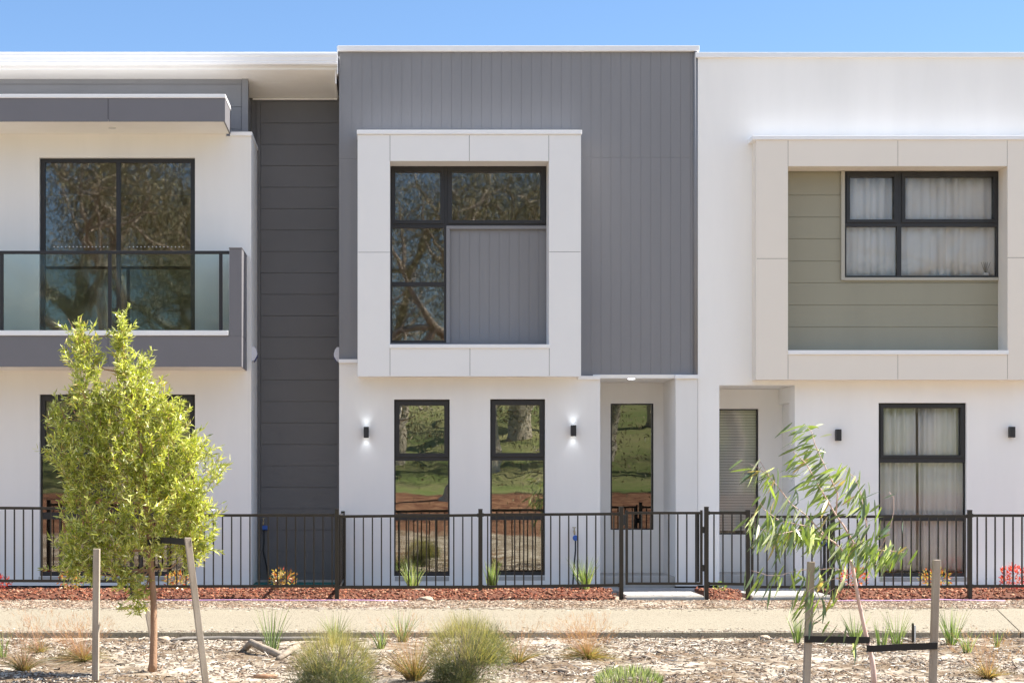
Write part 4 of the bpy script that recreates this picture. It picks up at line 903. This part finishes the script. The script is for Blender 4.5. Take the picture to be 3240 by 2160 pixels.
def wiry(label, px, y, rx, rz, n, lean=0.0):
    x = X(px, y); z = float(gz(x, y))-.01; t = thing('wiry_shrub', label, 'shrub', (x, y, z), 'wiry rounded shrubs')
    m = MB(); c0 = np.array([x, y, z])
    for _ in range(46):
        th = rng.uniform(0, 6.28); r = rng.uniform(.1, .95); e = np.array([math.cos(th)*r*rx, math.sin(th)*r*rx, rz*1.5*math.sqrt(max(.05, 1-r*r*.8))])
        m.tube([c0, c0+e*.5+np.array([0, 0, .04]), c0+e], [.004, .003, .0015], 4, False)
    m.build('stems', M_wood, t)
    lobes = [(0, 0, 0, .9, .22)]+[(math.cos(a)*rx*rng.uniform(.4, .85), math.sin(a)*rx*.5, rng.uniform(-.04, .16), rng.uniform(.32, .62), .8/6) for a in np.linspace(0, 6.28, 7)[:-1]+rng.uniform(0, 1)]
    ch = rng.choice(len(lobes), n, p=np.array([l[4] for l in lobes])/sum(l[4] for l in lobes)); LB = np.array([l[:4] for l in lobes])[ch]
    d = rndir(n); d[:, 2] = np.abs(d[:, 2])*1.3-.25; r = rng.uniform(.05, 1.35, (n, 1))**.8*rng.choice([.8, 1.0, 1.12], (n, 1))
    P = c0+LB[:, :3]+np.array([0, 0, rz*.2])+d*r*LB[:, 3:]*np.array([rx*.92, rx*.9, rz*1.15]); D = d*np.array([.7, .7, .5])+rndir(n)*.8+np.array([0, 0, .6])
    P[:, 2] = np.maximum(P[:, 2], z+.005)
    outer = (r[:, 0] > .8)
    foliage('twigs', P, D, rng.uniform(.025, .06, n), rng.uniform(.002, .0034, n), rng.normal(0, .008, (n, 3)), [(0.085, 0.10, 0.055), (0.14, 0.155, 0.095), (0.23, 0.225, 0.13), (0.32, 0.24, 0.15), (0.045, 0.052, 0.03)], M_grass, t, 2, prof='blade', wts=[.28, .3, .2, .1, .12])
    k_ = n//8; d = rndir(k_); d[:, 2] = np.abs(d[:, 2])+.35; d = nrm(d)
    P = c0+np.array([0, 0, rz*.22])+d*np.array([rx*.9, rx*.9, rz*1.1]); 
    foliage('tips', P, d+rndir(k_)*.5+np.array([0, 0, .5]), rng.uniform(.06, .22, k_), np.full(k_, .002), rng.normal(0, .015, (k_, 3)), [(0.34, 0.27, 0.16), (0.40, 0.33, 0.17), (0.18, 0.19, 0.09)], M_grass, t, 3, prof='blade')
    return t
wiry('large grey-green wiry shrub at the bottom middle, taller than its neighbour', 1480, -9.35, .34, .34, 19000)
wiry('smaller wiry shrub at the bottom, left of the large one', 1062, -9.6, .33, .29, 15000)
# cushion plant
x, y = X(1990, -9.3), -9.3; z = float(gz(x, y)); t = thing('cushion_plant', 'low grey-green cushion plant at the bottom edge, left of the sapling stakes', 'plant', (x, y, z))
n = 1000; d = rndir(n); d[:, 2] = np.abs(d[:, 2]); P = np.array([x, y, z])+d*np.array([.24, .2, .10]); foliage('leaves', P, d*.6+np.array([0, 0, 1.1]), rng.uniform(.045, .085, n), rng.uniform(.004, .006, n), rng.normal(0, .004, (n, 3)), [(0.22, 0.25, 0.15), (0.40, 0.43, 0.30), (0.08, 0.105, 0.055)], M_grass, t, 2)
def nandina(label, px, y, r, n, pal, h=.16):
    n = int(n*1.7)
    x = X(px, y); z = float(bedz(np.array(x), np.array(y))); t = thing('nandina_shrub', label, 'shrub', (x, y, z), 'small red-leaved shrubs in the bark')
    m = MB()
    for _ in range(9):
        th = rng.uniform(0, 6.28); m.tube([(x, y, z-.02), (x+math.cos(th)*r*.8, y+math.sin(th)*r*.8, z+h*rng.uniform(.6, 1.2))], .002, 4, False)
    m.build('stems', M_bark, t)
    d = rndir(n)*rng.uniform(.2, 1, (n, 1))**.5; P = np.array([x, y, z+h*.75])+d*np.array([r, r, h*.75])
    foliage('leaves', P, d+rndir(n)*.6+np.array([0, 0, .3]), rng.uniform(.03, .05, n), rng.uniform(.014, .022, n), rng.normal(0, .004, (n, 3)), pal, M_leaf, t, 2)
warm = [(0.42, 0.08, 0.03), (0.5, 0.20, 0.05), (0.42, 0.30, 0.08), (0.25, 0.25, 0.07), (0.5, 0.36, 0.2)]
red = [(0.45, 0.02, 0.035), (0.55, 0.05, 0.06), (0.5, 0.10, 0.03), (0.6, 0.14, 0.15)]
nandina('small orange and green shrub left of the upright grey stake', 222, -1.1, .15, 130, warm)
nandina('small yellow-orange shrub between the tree trunk and the leaning stake', 562, -1.1, .17, 160, warm)
nandina('small orange shrub in front of the dark recess between the houses', 896, -1.1, .17, 170, warm, .18)
nandina('red-orange shrub directly behind the gum sapling trunk', 2700, -1.1, .18, 170, red[1:]+warm[:2], .2)
nandina('orange shrub half hidden by the right-hand stake', 2958, -1.1, .2, 150, warm, .19)
nandina('vivid pink-red shrub at the right edge of the photo', 3212, -1.1, .19, 240, red, .22)
nandina('red shrub cut by the left edge of the photo', 5, -1.1, .12, 80, red, .12)
x, y = X(2278, -1.2), -1.2; z = float(bedz(np.array(x), np.array(y))); t = thing('small_herb', 'tiny lime green herb in the bark between the two gates', 'plant', (x, y, z)); n = 160
d = rndir(n); P = np.array([x, y, z+.05])+d*np.array([.075, .06, .05]); foliage('leaves', P, d+np.array([0, 0, .8]), rng.uniform(.015, .03, n), rng.uniform(.008, .014, n), rng.normal(0, .003, (n, 3)), [(0.3, 0.4, 0.1), (0.2, 0.28, 0.08)], M_leaf, t, 2)
# ---- rocks, sticks, pipes
def rock(label, px, y, s, zf, m=M_rock, name='rock'):
    x = X(px, y); z = float(zf(x, y)); r = np.random.default_rng(int(px)); import bmesh
    bm = bmesh.new(); bmesh.ops.create_icosphere(bm, subdivisions=3, radius=1)
    for v in bm.verts:
        c = v.co; k_ = 1+.18*math.sin(c.x*3+px)+.14*math.cos(c.y*4+px*.3)+.1*math.sin(c.z*5+c.x*4); v.co = Vector((c.x*s[0]*k_, c.y*s[1]*k_, max(c.z, -.4)*s[2]*k_))
    V = [(v.co.x+x, v.co.y+y, v.co.z+z+s[2]*.3) for v in bm.verts]; Fc = [[q.index for q in f.verts] for f in bm.faces]; bm.free()
    return tag(mesh_obj(name, V, Fc, m), label, 'rock', 'stones in the soil')
rock('flat sandstone lying at the front edge of the red bark', 1345, -1.82, (.10, .06, .035), gz)
rock('small pale stone in the bark by the left strappy plant', 1325, -1.15, (.07, .04, .02), bedz)
rock('brown clod at the path edge left of the sapling', 2420, -5.9, (.07, .05, .03), gz)
rock('brown clod by the path below the tree trunk', 515, -6.0, (.07, .05, .03), gz)
def stick(label, pts, y, r, m=M_wood, name='driftwood'):
    P_ = []
    for (px, dy, h) in pts:
        x = X(px, y+dy); P_.append((x, y+dy, float(gz(x, y+dy))+h))
    n_ = len(P_); o = MB().tube(P_, [r*(.6+.4*math.sin(math.pi*(i+.6)/(n_+.2))) for i in range(n_)], 9).build(name, m, smooth=True)
    return tag(o, label, 'wood', 'sticks and driftwood')
stick('curved piece of driftwood arching by the tall dark green tuft', [(770, .25, .0), (795, .15, .09), (830, 0, .06), (870, -.2, .03), (905, -.3, .0)], -7.2, .035)
stick('second driftwood piece right of the tall dark green tuft', [(880, -.3, .01), (920, .0, .05), (945, .1, .07)], -7.4, .03)
stick('red-brown stick lying left of the smaller wiry shrub', [(802, 0, .01), (840, 0, .02), (875, .05, .02)], -8.9, .02, M_bark)
stick('thick twig on bare soil below the wide low grass clump', [(1745, 0, .01), (1770, .03, .02), (1800, -.04, .01)], -8.5, .018)
stick('pale bark piece on the soil right of the wide low grass clump', [(2020, .02, .01), (2040, 0, .025), (2062, -.03, .01)], -7.5, .016)
o = stick('grey pipe lying along the path edge behind the leaning stake', [(540, .0, .01), (580, .1, .02), (700, .12, .02), (850, .12, .02), (1010, .12, .02), (1080, .05, .0)], -6.15, .022, M_greypipe, 'irrigation_pipe'); o['category'] = 'pipe'; del o['group']
def hose(label, pts):
    P_ = [(X(a, y), y, float(gz(X(a, y), y))+h) for a, y, h in pts]
    return tag(MB().tube(P_, .0085, 8).build('irrigation_hose', M_pvc, smooth=True), label, 'hose', 'lilac irrigation hoses')
hose('thin lilac hose along the bark edge left of the middle house fence', [(490, -2.03, .012), (600, -2.04, .015), (750, -2.02, .013), (900, -2.00, .015), (1020, -1.99, .012), (1150, -2.01, .012), (1290, -2.00, .004)])
hose('thin lilac hose along the bark edge at the right', [(2560, -2.07, .004), (2700, -2.05, .012), (2850, -2.03, .012), (2960, -1.98, .015), (3080, -1.95, .012), (3180, -1.97, .008)])
t = thing('marker_peg', 'short dark peg with white band at the path edge left of the right stake', 'peg', (X(2890, -6.3), -6.3, -.14))
xq = X(2888, -6.3); Bx(xq-.008, xq+.008, -6.31, -6.29, -.16, .05).build('peg', M_fence, t); Bx(xq+.012, xq+.026, -6.31, -6.296, -.16, .03).build('peg', M_white, t)
# litter flakes on the path
n = 3800; x = rng.uniform(-5, 7, n); y = rng.choice([-5.72, -3.13], n)+rng.normal(0, .13, n)*rng.choice([.4, 1.6], n); y = np.clip(y, -5.72, -3.13)
chips('leaf_litter', np.stack([x, y, pathz(y)+.004], 1), rng.uniform(.015, .06, n), rng.uniform(.004, .012, n), rng.uniform(.002, .004, n), greypal, M_chip, .05)
# ------------------------------------------------------------------ gums on the reserve behind the photographer (mirrored in the glass)
M_gleaf = mat('gum_leaf', (0.1, 0.1, 0.05), 0.6, tint=True)
def gum(label, x, y, h, seed, lean):
    r = np.random.default_rng(seed); z = float(gz(x, y)); t = thing('gum_tree', label, 'tree', (x, y, z), 'old gums across the reserve')
    m = MB(); tips = []
    def grow(p, d, L, rad, lev):
        pts = [p]; q = p.copy(); dd = d.copy()
        for i in range(4):
            dd = dd+r.normal(0, .16, 3); dd /= np.linalg.norm(dd); q = q+dd*L/4; pts.append(q.copy())
        m.tube(pts, [rad*(1-.13*i) for i in range(5)], 8 if lev < 2 else 5, False)
        if lev >= 2: tips.append((q, lev)); tips.append((pts[3], lev))
        if lev < 4:
            for _ in range(3 if lev < 3 else 2):
                nd = dd*.7+r.normal(0, .55, 3)+np.array([0, 0, .15]); nd /= np.linalg.norm(nd); grow(q, nd, L*.66, rad*.52, lev+1)
    grow(np.array([x, y, z-.2]), np.array([lean, 0, 1.0]), h*.36, h*.035, 0)
    m.build('trunk', mat('gum_bark', (0.30, 0.25, 0.20), 0.8, col2=(0.58, 0.52, 0.44), vscale=1.5), t, smooth=True)
    T = np.array([a for a, _ in tips]); k_ = 120; P = np.repeat(T, k_, 0)+r.normal(0, h*.06, (len(T)*k_, 3)); n = len(P)
    D = r.normal(0, .6, (n, 3))+np.array([0, 0, -.8])
    foliage('crown', P, D, r.uniform(.09, .16, n), r.uniform(.03, .05, n), r.normal(0, .03, (n, 3)), [(0.11, 0.115, 0.055), (0.16, 0.16, 0.07), (0.24, 0.20, 0.10)], M_gleaf, t, 1, prof='blade', smooth=False)
    return t
gum('large pale-trunked gum whose image fills the balcony door glass', -10.5, -40, 15, 11, .1)
gum('leaning gum mirrored in the framed upper window of the middle house', 2.2, -38, 15, 23, .35)
gum('gum mirrored in the upper window of the beige surround', 14, -44, 14, 37, -.1)
gum('distant gum on the green slope behind the others', -22, -58, 15, 41, 0)
gum('gum standing left of the leaning gum on the green slope', -3.5, -52, 15, 59, -.2)

base_gums = [o for o in list(bpy.data.objects) if o.name.startswith('gum_tree')]
LINE = [(-12, -84), (18, -88), (-5, -60), (0, -70), (-30, -72), (-17, -66), (-7, -74), (5, -64), (12, -70), (21, -62), (30, -72), (40, -66), (-40, -80), (8, -82)]
for i, (x, y) in enumerate(LINE):
    src = base_gums[i % len(base_gums)]; c = src.copy(); COL.objects.link(c); c.location = (x, y, float(gz(x, y))-.1); c.rotation_euler = (0, 0, 1.1*i+.4); k_ = 1.25+.12*((i*7) % 4)
    c.scale = (k_, k_, k_); c['label'] = 'tall gum in the tree line beyond the reserve, seen only mirrored in the upper glass'; c['group'] = 'gums of the far tree line'
    for ch in src.children:
        d = ch.copy(); COL.objects.link(d); d.parent = c
